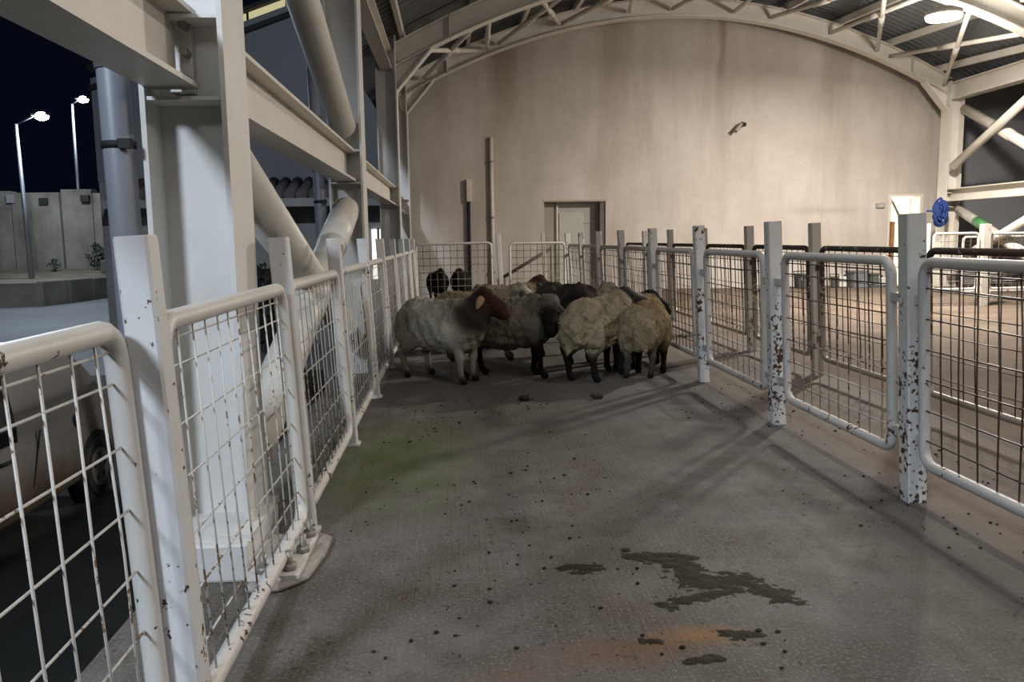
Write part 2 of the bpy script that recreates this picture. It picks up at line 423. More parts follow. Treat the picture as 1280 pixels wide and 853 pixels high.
def lit_doorway():
    r = MB()
    x0, x1, y0, y1, z1 = D2[0]-0.6, D2[1]+1.6, YW+0.3, YW+3.2, 2.7
    r.box(x0, y1, 0, x1, y1+0.1, z1); r.box(x0-0.1, y0, 0, x0, y1, z1); r.box(x1, y0, 0, x1+0.1, y1, z1)
    r.box(x0, y0, z1, x1, y1, z1+0.1); r.box(x0, y0, -0.1, x1, y1, 0)
    r.box(x0, y0, 0, D2[0], y0+0.03, z1); r.box(D2[1], y0, 0, x1, y0+0.03, z1); r.box(D2[0], y0, D2[2], D2[1], y0+0.03, z1)
    struct(r.build('wall_room', M['white_room']))
    o = MB()
    for xa, xb in ((D2[0]-0.02, D2[0]+0.05), (D2[1]-0.05, D2[1]+0.02)): o.box(xa, YW-0.01, 0, xb, YW+0.31, D2[2]+0.02)
    o.box(D2[0]+0.051, YW-0.008, D2[2]-0.03, D2[1]-0.051, YW+0.31, D2[2]+0.018)
    d = struct(o.build('door_2', mat('white_door_frame', (0.62, 0.58, 0.50), 0.7)))
    # leaf swung back into the bright room
    lf = MB().box(0, 0, 0.02, 0.04, 0.68, D2[2]-0.05); l = lf.build('door_leaf', mat('cream_leaf', (0.62, 0.52, 0.38), 0.6), d)
    l.location = (D2[1]-0.10, YW+0.32, 0); l.rotation_euler = (0, 0, 0.12)
    MB().tube([(D2[1]-0.62, YW+0.55, 2.42), (D2[1]-0.17, YW+0.5, 1.55)], 0.03, 8).build('door_brace', mat('dark_brace', (0.06, 0.055, 0.05), 0.6), d)
lit_doorway()
o = MB().box(9.90, YW-0.10, 0, 9.98, YW-0.02, 1.56).build('timber_stake', mat('orange_brown_timber', (0.36, 0.17, 0.07), 0.8, 0, 0.5, 6))
tag(o, 'short orange-brown timber stake standing at the left of the bright doorway', 'stake')
# ------------------------------------------------------------------ fixtures on the back wall
q = thing('wall_conduit', 'tall thin cream pipe running up the plaster wall behind the left gate', 'pipe', (0.835, YW-0.045, 0))
MB().tube([(0, 0, 0.0), (0.0, 0, 3.50)], 0.045, 10).build('conduit_tube', M['cream_pipe'], q)
for z in (0.55, 1.75, 2.95): MB().tube([(0, 0, z), (0, 0, z+0.05)], 0.058, 10).build('pipe_clip', M['reveal'], q)
q = thing('wall_cable_duct', 'short cream duct over a black cable pipe on the back wall above the black sheep', 'duct', (0.345, YW-0.05, 0))
bevel(MB().box(-0.065, -0.05, 2.12, 0.045, 0.05, 2.6).build('duct_cover', M['cream_pipe'], q), 0.01)
MB().tube([(-0.02, 0, 0.0), (-0.02, 0, 2.15)], 0.036, 10).build('cable_pipe', M['black'], q)
q = thing('security_camera', 'small dark camera on a bracket high on the back wall', 'camera', (6.34, YW, 3.665))
MB().box(-0.035, -0.03, -0.035, 0.035, 0, 0.035).build('mount_plate', M['reveal'], q)
MB().tube([(0, -0.02, 0), (-0.02, -0.14, 0.06)], 0.016, 8).build('bracket_arm', M['black'], q)
MB().tube([(-0.14, -0.22, -0.10), (0.02, -0.14, 0.075)], 0.042, 10).build('camera_body', M['reveal'], q)
MB().tube([(0.02, -0.14, 0.075), (0.12, -0.09, 0.06)], 0.045, 10).build('camera_lens', M['black'], q)
q = thing('switch_box', 'small grey box on the wall left of the bright doorway', 'box', (9.66, YW, 1.926))
bevel(MB().box(-0.10, -0.05, -0.055, 0.10, 0, 0.055).build('box_body', mat('box_grey', (0.33, 0.30, 0.28), 0.6), q), 0.01)
MB().box(-0.05, -0.056, -0.02, 0.05, -0.049, 0.02).build('box_lid', M['door_pale'], q)
q = thing('leaning_bar', 'dark metal bar leaning across the back wall left of the grey-green door', 'bar')
MB().tube([(1.05, YW-0.08, 0.45), (2.16, YW-0.06, 1.09)], 0.035, 8).build('bar_tube', mat('dark_bar', (0.10, 0.085, 0.07), 0.6), q)
MB().tube([(1.08, YW-0.08, 0.0), (1.08, YW-0.08, 0.47)], 0.03, 8).build('bar_foot', mat('dark_bar_foot', (0.12, 0.10, 0.08), 0.6), q)
MB().tube([(2.14, YW-0.07, 0.0), (2.14, YW-0.07, 1.12)], 0.03, 8).build('bar_foot', mat('bar_upright', (0.30, 0.27, 0.23), 0.6), q)
# blue coil of rope hung by the right column
q = thing('rope_coil', 'blue tangle of rope hanging by the right-hand column', 'rope', (10.40, YF-0.35, 1.735))
BL = mat('blue_rope', (0.014, 0.050, 0.24), 0.7, 0, 0.4, 20)
for k in range(16):
    rx_, rz_ = random.uniform(0.05, 0.15), random.uniform(0.12, 0.27); ph, tl = random.uniform(0, 6.28), random.uniform(-0.5, 0.5); pts = []
    for i in range(22):
        b = 2*PI*i/22; x_, z_ = rx_*math.cos(b)+0.025*math.sin(3*b+ph), rz_*math.sin(b)+0.03*math.cos(2*b+ph)-0.05+(k%4)*0.03
        pts.append((x_*math.cos(tl)-z_*math.sin(tl)*0.5, 0.05*math.sin(b*2+ph)-0.06+0.012*k/2, z_))
    MB().tube(pts, 0.024, 6, closed=True).build('rope_loop', BL, q)
MB().tube([(-0.30, 0, 0.02), (0.0, 0.0, 0.03), (0.12, 0.10, 0.14), (0.25, 0.19, 0.2)], 0.022, 6).build('rope_end', BL, q)

# ------------------------------------------------------------------ steel frame
def i_section(mb_parts, a, b, depth, width, tf=0.02, tw=0.014):
    """I-beam between two points; returns three builders (bottom flange, web, top flange)"""
    a = Vector(a); b = Vector(b); d = (b-a).normalized(); side = d.cross(Vector((0, 0, 1))).normalized(); up = side.cross(d)
    out = []
    for z0, z1, hw in ((-depth/2, -depth/2+tf, width/2), (-depth/2+tf, depth/2-tf, tw/2), (depth/2-tf, depth/2, width/2)):
        vs = [p+side*sx*hw+up*z for p in (a, b) for sx in (-1, 1) for z in (z0, z1)]
        out.append(MB().add(vs, [(0, 1, 3, 2), (4, 6, 7, 5), (0, 2, 6, 4), (1, 5, 7, 3), (0, 4, 5, 1), (2, 3, 7, 6)]))
    return out
def beam(label, a, b, depth=0.29, width=0.19, bolts=False, m='steel', group=None):
    t_ = thing('steel_beam', label, 'beam', group=group or 'steel beams along the hall sides')
    for nm, mb in zip(('bottom_flange', 'web', 'top_flange'), i_section(None, a, b, depth, width)): mb.build(nm, M[m], t_)
    return t_
def column(label, x, y, h, lean=0.0, flip=1, base=True, m='column'):
    t_ = thing('steel_column', label, 'column', (x, y, 0), (0, -lean, 0), 'steel columns of the hall')
    hw, b = 0.16, 0.17
    MB().box(hw-0.02, -b, 0.0, hw, b, h).build('flange', M[m], t_)
    MB().box(-hw, -b, 0.0, -hw+0.02, b, h).build('flange', M[m], t_)
    MB().box(-hw+0.02, -0.008, 0.0, hw-0.02, 0.008, h).build('web', M[m], t_)
    for z in (1.84, 2.14): MB().box(-hw+0.02, -b+0.01, z, hw-0.02, b-0.01, z+0.014).build('stiffener', M[m], t_)
    return t_
c1 = column('nearest white steel column, right behind the left fence', XL, 3.45, 4.3)
bevel(MB().box(-0.16, -0.34, 0.0, 0.19, 0.22, 0.155).build('base_box', M['column'], c1), 0.012)
MB().box(-0.16, -0.30, 0.15, 0.20, 0.20, 0.175).build('base_plate', M['column'], c1)
gp = MB(); ring = [(0.20, -0.46), (0.33, -0.46), (0.42, -0.36), (0.45, -0.12), (0.45, 0.06), (0.38, 0.13), (0.20, 0.13)]
gp.prism(ring, 2, 0.004, 0.03); bevel(gp.build('grout_pad', M['grout'], c1), 0.012)
MB().box(0.19, -0.40, 0.028, 0.39, 0.06, 0.046).build('foot_plate', M['column'], c1)
for bx_, by_ in ((0.345, -0.34), (0.365, -0.16), (0.36, 0.02), (0.25, -0.36)):
    q = MB().tube([(bx_, by_, 0.03), (bx_, by_, 0.12)], 0.014, 8).build('anchor_bolt', M['bolt'], c1)
    MB().tube([(bx_, by_, 0.044), (bx_, by_, 0.072)], 0.028, 6).build('nut', M['bolt'], q)
# end plate with bolts where the near beam meets the column web
MB().box(-0.08, -0.05, 1.88, 0.01, -0.008, 2.19).build('end_plate', M['column'], c1)
for z in (1.93, 2.03, 2.13):
    MB().tube([(-0.008, -0.11, z), (-0.008, -0.03, z)], 0.017, 6).build('plate_bolt', M['bolt'], c1)
column('second white steel column along the left side, where the big round braces meet', XL, 8.17, 4.4)
column('third white steel column along the left side, carrying the nearer arched frame', XL, YN, 4.45)
column('white steel column in the far left corner against the back wall', XL-0.06, YF, 4.6)
column('cream steel column on the right side, outside the picture', XR-0.02, YN, 4.2, m='steel')
column('cream steel column at the far right end of the back wall', XR-0.02, YF, 4.5, m='steel')
ZM, ZE = 2.005, 4.10
def lx(z): return XL
beam('mid-height cream beam from the nearest column out over the camera', (XL-0.05, -1.4, ZM+0.03), (XL-0.05, 3.36, ZM+0.03))
beam('mid-height cream beam between the nearest and second left columns', (lx(ZM), 3.47, ZM), (lx(ZM), 8.15, ZM))
beam('mid-height cream beam between the second and third left columns', (lx(ZM), 8.19, ZM), (lx(ZM), YN-0.02, ZM))
beam('mid-height cream beam between the third left column and the far corner', (lx(ZM), YN+0.02, ZM), (lx(ZM)-0.1, YF-0.02, ZM))
beam('eaves beam high above the two big braces on the left', (lx(ZE), 3.47, ZE), (lx(ZE), 8.15, ZE))
beam('eaves beam between the second and third left columns', (lx(ZE), 8.19, ZE), (lx(ZE), YN-0.02, ZE))
beam('eaves beam between the third left column and the far left corner', (lx(ZE), YN+0.02, ZE), (lx(ZE)-0.1, YF-0.02, ZE))
beam('mid-height cream beam on the right side, running from the far right column', (XR, YF-0.02, 2.10), (XR, 8.2, 2.10), 0.27, 0.26)
beam('cream eaves beam on the right side, above the crossed tubes', (XR, YF-0.02, 4.30), (XR, 8.2, 4.30), 0.36, 0.26)

def brace(label, a, b, r, sleeve=(), group=None, plate=True, m='steel'):
    t_ = thing('brace_tube', label, 'brace', group=group or 'round braces between the columns')
    a = Vector(a); b = Vector(b)
    MB().tube([a, b], r, 20).build('tube', M[m], t_)
    for s0, s1 in sleeve:
        MB().tube([a.lerp(b, s0), a.lerp(b, s1)], r*1.09, 20).build('sleeve', M[m], t_)
    if plate:
        for p, s in ((a, -1), (b, 1)):
            d = (b-a).normalized()*s; side = d.cross(Vector((1, 0, 0))).normalized()
            q0 = p-d*0.10; vs = [v+Vector((sx*0.012, 0, 0)) for sx in (-1, 1) for v in (q0-side*r*0.8, q0+side*r*0.8, p+d*0.14+side*r*0.5, p+d*0.14-side*r*0.5)]
            MB().add(vs, [(0, 1, 2, 3), (7, 6, 5, 4), (0, 4, 5, 1), (1, 5, 6, 2), (2, 6, 7, 3), (3, 7, 4, 0)]).build('gusset_plate', M[m], t_)
    return t_
brace('thick round brace sloping down from the nearest column towards the second column', (XL, 3.75, 1.70), (XL, 7.90, 0.40), 0.115)
brace('thick round brace with a sleeve, rising from the nearest column foot to the second column', (XL, 3.95, 0.30), (XL, 7.95, 1.60), 0.115, ((0.40, 0.62), (0.74, 0.97)))
brace('thick round brace high up, coming down to the second left column', (XL, 3.70, 3.70), (XL, 7.95, 2.36), 0.115)
# braces in the far right bay
brace('round brace falling from the top of the far right column towards the camera', (XR+0.06, 17.3, 3.90), (XR+0.06, 14.2, 2.40), 0.10, ((0.33, 0.50),))
brace('round brace crossing in front of the falling one beside the far right column', (XR-0.13, 17.3, 2.70), (XR-0.13, 14.55, 4.00), 0.085)
b_ = brace('round brace with a green label below the right mid-height beam', (XR+0.05, 17.3, 1.78), (XR+0.05, 13.7, 0.25), 0.10)
a0, b0 = Vector((XR+0.05, 17.3, 1.78)), Vector((XR+0.05, 13.7, 0.25))
MB().tube([a0.lerp(b0, 0.17), a0.lerp(b0, 0.26)], 0.104, 16).build('label_band', mat('green_label', (0.06, 0.22, 0.07), 0.5), b_)
brace('round brace rising towards the camera below the right mid-height beam', (XR-0.14, 17.2, 0.60), (XR-0.14, 14.3, 1.75), 0.085)

# arched frames: curved I-section with haunches
def arch(label, y, dz, x0, x1):
    t_ = thing('arched_frame', label, 'frame', group='curved roof frames')
    dep, wid = 0.36, 0.24; n = 40
    xs = [x0+(x1-x0)*i/n for i in range(n+1)]
    def strip(lo, hi, hw):
        vs = []; fs = []
        for x in xs:
            z = zb(x)+dz
            vs += [(x, y-hw, z+lo), (x, y+hw, z+lo), (x, y+hw, z+hi), (x, y-hw, z+hi)]
        for i in range(n):
            for k in range(4): fs.append((4*i+k, 4*i+(k+1) % 4, 4*i+4+(k+1) % 4, 4*i+4+k))
        fs += [(0, 1, 2, 3), (4*n+3, 4*n+2, 4*n+1, 4*n)]
        return MB().add(vs, fs)
    strip(0, 0.02, wid/2).build('bottom_flange', M['steel'], t_)
    strip(0.02, dep-0.02, 0.009).build('web', M['steel'], t_)
    strip(dep-0.02, dep, wid/2).build('top_flange', M['steel'], t_)
    for x, s in ((x0, 1), (x1, -1)):
        z = zb(x)+dz; z2 = zb(x+s*0.55)+dz
        MB().prism([(x, z-0.36), (x+s*0.55, z2), (x+s*0.5, z2+0.1), (x, z+0.1)], 1, y-0.007, y+0.007).build('haunch_plate', M['steel'], t_)
        d = Vector((s*0.55, 0, z2-(z-0.36)))
        MB().add([(x, y-wid/2, z-0.38), (x, y+wid/2, z-0.38), (x+s*0.57, y+wid/2, z2-0.01), (x+s*0.57, y-wid/2, z2-0.01),
                  (x, y-wid/2, z-0.36), (x, y+wid/2, z-0.36), (x+s*0.55, y+wid/2, z2+0.01), (x+s*0.55, y-wid/2, z2+0.01)],
                 [(0, 1, 2, 3), (4, 7, 6, 5), (0, 4, 5, 1), (1, 5, 6, 2), (2, 6, 7, 3), (3, 7, 4, 0)]).build('haunch_flange', M['steel'], t_)
    # splice plates
    for x in (x0+0.85, x1-0.85):
        MB().box(x-0.012, y-wid/2, zb(x)+dz, x+0.012, y+wid/2, zb(x)+dz+dep).build('splice_plate', M['steel'], t_)
    return t_
arch('curved cream roof frame standing against the back wall', YF, 0.0, -0.92, 10.66)
arch('nearer curved cream roof frame, with the round lamp hanging at its right', YN, -0.30, -0.85, 10.66)
# tubes of the roof bracing between the two frames
def zf(x): return zb(x)+0.14
def zn(x): return zb(x)-0.30+0.06
TUBES = [(-0.55, 0.40), (0.62, -0.42), (0.75, 0.62), (1.0, 1.9), (2.25, 1.46), (2.3, 3.4), (3.7, 3.0), (4.6, 4.9), (5.9, 5.5), (6.7, 7.10), (7.99, 7.82), (9.0, 7.10), (9.30, 9.50), (10.5, 8.54)]
for i, (xa, xb_) in enumerate(TUBES):
    t_ = thing('roof_brace', '%s thin roof tube from the left between the two curved frames' % NTH[i], 'brace', group='roof bracing tubes between the curved frames')
    a = Vector((xa, YF-0.1, zf(xa))); b = Vector((xb_, YN+0.1, zn(xb_)))
    MB().tube([a, b], 0.042, 10).build('tube', M['steel'], t_)
    MB().tube([a.lerp(b, 0.42), a.lerp(b, 0.56)], 0.055, 10).build('sleeve', M['steel'], t_)
# the visible floodlight
q = thing('hall_lamp', 'bright round ceiling lamp hanging by the nearer curved frame', 'lamp', (7.74, 13.0, 4.70))
MB().tube([(0, 0, -0.03), (0, 0, 0.04), (0, 0, 0.10)], [0.27, 0.27, 0.14], 28).build('lamp_housing', M['steel'], q)
MB().tube([(0, 0, -0.075), (0, 0, -0.03)], [0.25, 0.265], 28).build('lamp_disc', emit('lamp_glow', (1.0, 0.96, 0.86), 22), q)
MB().tube([(0, 0, 0.1), (0, 0.22, 0.2)], 0.02, 8).build('lamp_stem', M['steel'], q)
for k in range(4):
    q = thing('batten_lamp', '%s ceiling batten lamp over the right aisle fence, outside the picture' % NTH[k], 'lamp', (2.7, -0.2+1.6*k, 4.72), group='batten lamps over the aisle fence')
    MB().box(-0.08, -0.74, 0.02, 0.08, 0.74, 0.09).build('batten_housing', M['steel'], q)
    for y in (-0.5, 0.5): MB().tube([(0, y, 0.09), (0, y, 0.9)], 0.012, 6).build('hanger', M['steel'], q)
for nm, loc in (('ceiling lamp behind the camera, outside the picture', (-0.2, -2.0, 4.88)), ('ceiling lamp above the right-hand pens, outside the picture', (8.5, 4.0, 4.45))):
    q = thing('hall_lamp', nm, 'lamp', loc)
    MB().tube([(0, 0, 0.0), (0, 0, 0.05), (0, 0, 0.12)], [0.27, 0.27, 0.14], 24).build('lamp_housing', M['steel'], q)
    MB().tube([(0, 0, 0.12), (0, 0, 0.55)], 0.02, 8).build('lamp_stem', M['steel'], q)
# downpipes beside the columns
for y, lab in ((3.28, 'grey plastic downpipe beside the nearest white column'), (8.0, 'grey plastic downpipe beside the second left column')):
    q = thing('downpipe', lab, 'pipe', (-1.236, y, 0), (0, -0.012, 0))
    MB().tube([(0, 0, -1.38), (0, 0, 4.25)], 0.057, 16).build('pipe', M['pipe_grey'], q)
    MB().tube([(0, 0, 1.95), (0, 0, 2.04)], 0.063, 16).build('socket', M['pipe_grey'], q)
    k = MB().tube([(0, 0, 1.66), (0, 0, 1.685)], 0.063, 16).build('clamp', M['black'], q)
    MB().cbox((0.045, -0.055, 1.672), (0.05, 0.03, 0.035), 0.004).build('clamp_screw', M['black'], k)

# ------------------------------------------------------------------ fences
def rrect(y0, y1, z0, z1, r, n=5):
    pts = []
    for cy, cz, a0 in ((y1-r, z1-r, 0), (y0+r, z1-r, PI/2), (y0+r, z0+r, PI), (y1-r, z0+r, 1.5*PI)):
        for i in range(n+1):
            a = a0+PI/2*i/n; pts.append((0, cy+r*math.cos(a), cz+r*math.sin(a)))
    return pts
def post(label, x, y, h, wdt, m, rz=0.0, lean=LEAN, group=None, foot=True):
    group = group or {'post_left': 'white posts of the left fence and far gates', 'post_right': 'posts of the right aisle fence'}.get(m, 'beige posts of the second fence and pens')
    t_ = thing('fence_post', label, 'post', (x, y, 0), (0, -lean, rz), group)
    MB().cbox((0, 0, h/2), (wdt, wdt, h), 0.007).build('shaft', M[m], t_)
    MB().cbox((0, 0, h+0.001), (wdt-0.004, wdt-0.004, 0.006), 0.006).build('cap', M[m], t_)
    if foot: MB().cbox((0, 0, 0.006), (wdt+0.03, wdt+0.03, 0.012), 0.01).build('foot_plate', M[m], t_)
    return t_
def panel(label, x, y0, y1, z0, z1, r, mf, mw, wr, sy=0.12, sz=0.135, lean=LEAN, tilt=0.0, lugs=(0.95, 0.3), along='y', warp=0.0, group=None, lug=(0.04, 0.0)):
    """welded-mesh panel in a bent-tube frame, built along Y (or X) at local origin"""
    L = y1-y0
    group = group or {LX: 'mesh panels of the left fence', RX: 'mesh panels of the right aisle fence', BX: 'brown mesh panels of the second fence'}.get(x, 'mesh panels of the left fence')
    if along == 'y': t_ = thing('fence_section', label, 'panel', (x, y0, 0), (0, -lean, 0), group)
    else: t_ = thing('fence_section', label, 'panel', (y0, x, 0), (0, 0, -PI/2), group)
    rt = t_
    if along == 'x': sgn = 1
    fr = MB().tube(rrect(0, L, z0+r, z1-r, 0.075), r, 12, closed=True); f = fr.build('frame', M[mf], rt)
    mb = MB()
    n = max(2, round((L-2*r)/sy))
    rs = random.Random(int(abs(x*100)+y0*10))
    for i in range(1, n):
        yy = L*i/n+rs.uniform(-0.006, 0.006)
        mb.tube([(0.006, yy, z0+r*0.6), (0.006+warp*rs.uniform(-1, 1), yy+rs.uniform(-1, 1)*0.006, (z0+z1)/2), (0.006, yy+rs.uniform(-1, 1)*0.005, z1-r*0.6)], wr, 5)
    k = max(2, round((z1-z0-2*r)/sz))
    for i in range(1, k):
        zz = z0+(z1-z0)*i/k
        mb.tube([(-0.004, r*0.6, zz+rs.uniform(-0.004, 0.004)), (-0.004-warp*0.7, L/2, zz+rs.uniform(-0.008, 0.004)), (-0.004, L-r*0.6, zz)], wr, 5)
    zz = z1-2.0*r-0.022
    mb.tube([(-0.004, r*0.6, zz), (-0.004, L-r*0.6, zz)], wr, 5)
    stuff(mb.build('wire_mesh', M[mw], rt))
    for z in lugs:
        for a in (-lug[0], L):
            MB().box(-0.018, a+(0.0 if a < 0 else r-0.004), z-0.022, 0.018+lug[1], a+lug[0]-(r-0.004 if a < 0 else 0.0), z+0.022).build('lug', M[mf], rt)
    return t_
# ---- left fence
RX, RO, RS = 2.2086, 2.0623, 1.7134
BX, BO, BS = 3.33, 5.68, 1.69
LX = -0.690; LO, LS = 0.425, 1.6094
far = ['', 'nearest', 'second', 'third', 'fourth', 'fifth', 'sixth', 'seventh', 'eighth', 'ninth', 'tenth']
for i in range(1, 10):
    lab = 'nearest tall white square post of the left fence, chipped with rust near its foot' if i == 1 else '%s white square post from the camera along the left fence' % far[i]
    post(lab, LX, LO+LS*i, 1.318, 0.080, 'post_left', foot=(i != 1))
for i in range(0, 9):
    lab = 'nearest left fence panel, cut off by the picture edge, dark car showing through' if i == 0 else ('left fence panel right in front of the nearest white column' if i == 1 else 'white mesh panel between the %s and %s posts of the left fence' % (far[i], far[i+1]))
    panel(lab, LX-(0.056 if i == 0 else 0), LO+LS*i+0.075, LO+LS*(i+1)-(0.055 if i == 0 else 0.075), 0.07, 1.132, 0.028, 'frame_left', 'wire_white', 0.0034, warp=0.006, lugs=(1.02, 0.3))
# ---- right fence beside the aisle
for i in range(0, 9):
    if i == 0: lab = 'right aisle fence post beside the camera, outside the picture'
    elif i == 1: lab = 'nearest right fence post, broad and heavily rust-chipped, beside the aisle'
    else: lab = '%s chipped white post from the camera along the right aisle fence' % far[i]
    post(lab, RX, RO+RS*i, 1.388, 0.094 if i < 3 else 0.088, 'post_right', foot=False)
for i in range(0, 8):
    lab = 'right aisle fence panel cut off by the picture edge, with dark rusty mesh' if i == 0 else 'grey-white framed mesh panel between the %s and %s posts of the right aisle fence' % (far[i], far[i+1])
    panel(lab, RX, RO+RS*i+0.19, RO+RS*(i+1)-(0.10 if i == 0 else 0.19), 0.185, 1.192, 0.026, 'frame_right', 'wire_rust' if i in (0, 3, 4, 5) else 'wire_mixed', 0.0040, warp=0.012, lugs=(0.99, 0.32), lug=(0.05, 0.0) if i == 0 else (0.142, 0.0))
# ---- second row of the race, with brown rusted frames
for i in range(-1, 6):
    lab = {-1: 'post of the brown second fence hidden past the picture edge', 0: 'beige post of the brown second fence, standing right behind the nearest right post'}.get(i, '%s beige post from the camera along the brown second fence' % far[i+1])
    post(lab, BX, BO+BS*i, 1.40, 0.088, 'post_far', foot=False)
for i in range(-2, 6):
    lab = {-2: 'brown rusty panel at the picture edge, near end of the second fence', -1: 'brown rusty panel of the second fence, seen right of the nearest right post'}.get(i, 'brown rusty mesh panel just past the %s post of the second fence' % far[i+1])
    panel(lab, BX, BO+BS*i+0.14, BO+BS*(i+1)-0.14, 0.15, 1.20, 0.024, 'frame_rust', 'wire_rust', 0.0040, warp=0.008, lugs=(1.0, 0.35), lug=(0.09, 0.0))
# ---- gates closing the far end of the aisle (they sag a little)
GY = 15.75
def gate(label, xa, xb_, z0, z1, tilt):
    t_ = thing('gate', label, 'gate', (xa, GY, 0), (0, -tilt, 0), 'gates at the far end of the aisle')
    L = xb_-xa; r = 0.024
    pts = [(q[1], 0, q[2]) for q in rrect(0, L, z0, z1, 0.07)]
    MB().tube(pts, r, 10, closed=True).build('frame', M['frame_left'], t_)
    mb = MB(); n = round(L/0.135)
    for i in range(1, n): mb.tube([(L*i/n, 0, z0), (L*i/n, 0, z1)], 0.005, 5)
    for i in range(1, 8): mb.tube([(0, 0, z0+(z1-z0)*i/8), (L, 0, z0+(z1-z0)*i/8)], 0.005, 5)
    stuff(mb.build('wire_mesh', M['wire_mixed'], t_))
    for z in (0.4, 0.95): MB().cbox((L+0.03, 0, z), (0.07, 0.05, 0.05), 0.005).build('hinge', M['frame_left'], t_)
gate('left mesh gate at the far end of the aisle, black sheep behind it', -0.72, 0.70, 0.145, 1.215, 0.012)
gate('right mesh gate at the far end of the aisle, before the grey-green door', 1.04, 2.09, 0.14, 1.21, 0.0)
post('thin white post between the two far gates', 0.89, GY, 1.39, 0.085, 'post_left', foot=False)
post('thin white post standing behind the right far gate, by the grey-green door', 1.83, 16.6, 1.40, 0.07, 'post_far', foot=False)
post('white corner post where the left fence meets the far left gate', LX-0.06, GY+0.05, 1.33, 0.075, 'post_left', foot=False)
# ---- white pens at the far right
def cross_panel(label, xa, xb_, y, z0, z1):
    t_ = thing('fence_section', label, 'panel', (xa, y, 0), group='white pen panels at the far right')
    L = xb_-xa
    MB().tube([(q[1], 0, q[2]) for q in rrect(0, L, z0, z1, 0.07)], 0.024, 10, closed=True).build('frame', M['frame_left'], t_)
    mb = MB(); n = round(L/0.14)
    for i in range(1, n): mb.tube([(L*i/n, 0, z0), (L*i/n, 0, z1)], 0.004, 5)
    for i in range(1, 7): mb.tube([(0, 0, z0+(z1-z0)*i/7), (L, 0, z0+(z1-z0)*i/7)], 0.004, 5)
    stuff(mb.build('wire_mesh', M['wire_mixed'], t_))
    for x in (0.0, L): MB().tube([(x, 0, -0.01 if y < 14.5 else 0.0), (x, 0, z0+0.07)], 0.022, 8).build('leg', M['frame_left'], t_)
cross_panel('white pen panel left of the stout white post at the far right', 8.35, 9.16, 14.0, 0.30, 1.275)
cross_panel('white pen panel right of the stout white post at the far right', 9.40, 11.2, 14.0, 0.30, 1.265)
post('stout white post between the two white pen panels at the far right', 9.28, 14.0, 1.43, 0.14, 'post_far', lean=0, foot=False)
post('thin white post at the left end of the white pens, below the blue rope', 8.24, 14.0, 1.45, 0.06, 'post_left', lean=0, foot=False)
cross_panel('low white pen panel behind the other white pens, beside the far right column', 9.9, 11.9, 15.6, 0.14, 1.2)

# ------------------------------------------------------------------ bins by the back wall
def tub(label, x, y, r, h, m):
    t_ = thing('tub', label, 'tub', (x, y, 0.125))
    MB().tube([(0, 0, 0.0), (0, 0, 0.02), (0, 0, h*0.95), (0, 0, h)], [r*0.8, r*0.86, r, r*1.04], 18).build('tub_body', m, t_)
    MB().tube([(r*1.0, 0, h-0.02), (r*1.08, 0, h+0.05), (-r*1.08, 0, h+0.05), (-r*1.0, 0, h-0.02)], 0.012, 6).build('handle', M['black'], t_)
GREEN = mat('grey_green_plastic', (0.10, 0.115, 0.10), 0.6, 0, 0.3, 6)
GREY = mat('grey_plastic', (0.17, 0.18, 0.19), 0.55, 0, 0.3, 4)
WHITE = mat('white_plastic', (0.58, 0.57, 0.54), 0.5, 0, 0.15, 4)
tub('dark grey-green round tub standing alone near the back wall', 7.63, 17.8, 0.18, 0.32, GREEN)
tub('small dark bucket just left of the white can by the back wall', 8.37, 17.8, 0.09, 0.24, GREEN)
q = thing('jerry_can', 'white plastic can between the small bucket and the grey crate', 'can', (8.55, 17.8, 0.125))
bevel(MB().box(-0.09, -0.07, 0, 0.09, 0.07, 0.24).build('can_body', WHITE, q), 0.025, 3)
MB().tube([(0.05, 0, 0.23), (0.05, 0, 0.28)], 0.025, 10).build('can_cap', M['black'], q)
MB().tube([(-0.06, 0, 0.235), (-0.05, 0, 0.275), (0.0, 0, 0.275), (0.01, 0, 0.235)], 0.012, 6).build('can_handle', WHITE, q)
def crate(label, x, y, a, b, h, m):
    t_ = thing('crate', label, 'crate', (x, y, 0.125), (0, 0, 0.1))
    mb = MB(); mb.box(-a, -b, 0, a, b, 0.03)
    for s in (-1, 1):
        mb.box(s*a-0.012, -b, 0, s*a+0.012, b, h); mb.box(-a, s*b-0.012, 0, a, s*b+0.012, h)
    mb.build('crate_body', m, t_)
    mb = MB(); mb.box(-a-0.03, -b-0.03, h-0.03, a+0.03, -b+0.01, h); mb.box(-a-0.03, b-0.01, h-0.03, a+0.03, b+0.03, h); mb.box(-a-0.03, -b, h-0.03, -a+0.01, b, h); mb.box(a-0.01, -b, h-0.03, a+0.03, b, h)
    mb.build('rim', m, t_)
crate('wide grey plastic crate by the back wall, right of the white can', 8.86, 17.75, 0.17, 0.16, 0.36, GREY)
crate('darker small grey crate touching the wide grey crate on its right', 9.18, 17.75, 0.09, 0.14, 0.30, GREEN)
q = thing('jerry_can', 'small pale can at the right end of the row by the back wall', 'can', (9.45, 17.8, 0.125))
bevel(MB().box(-0.08, -0.07, 0, 0.08, 0.07, 0.20).build('can_body', WHITE, q), 0.02, 3)
MB().tube([(0.0, 0, 0.19), (0.0, 0, 0.25)], 0.022, 10).build('can_cap', M['black'], q)

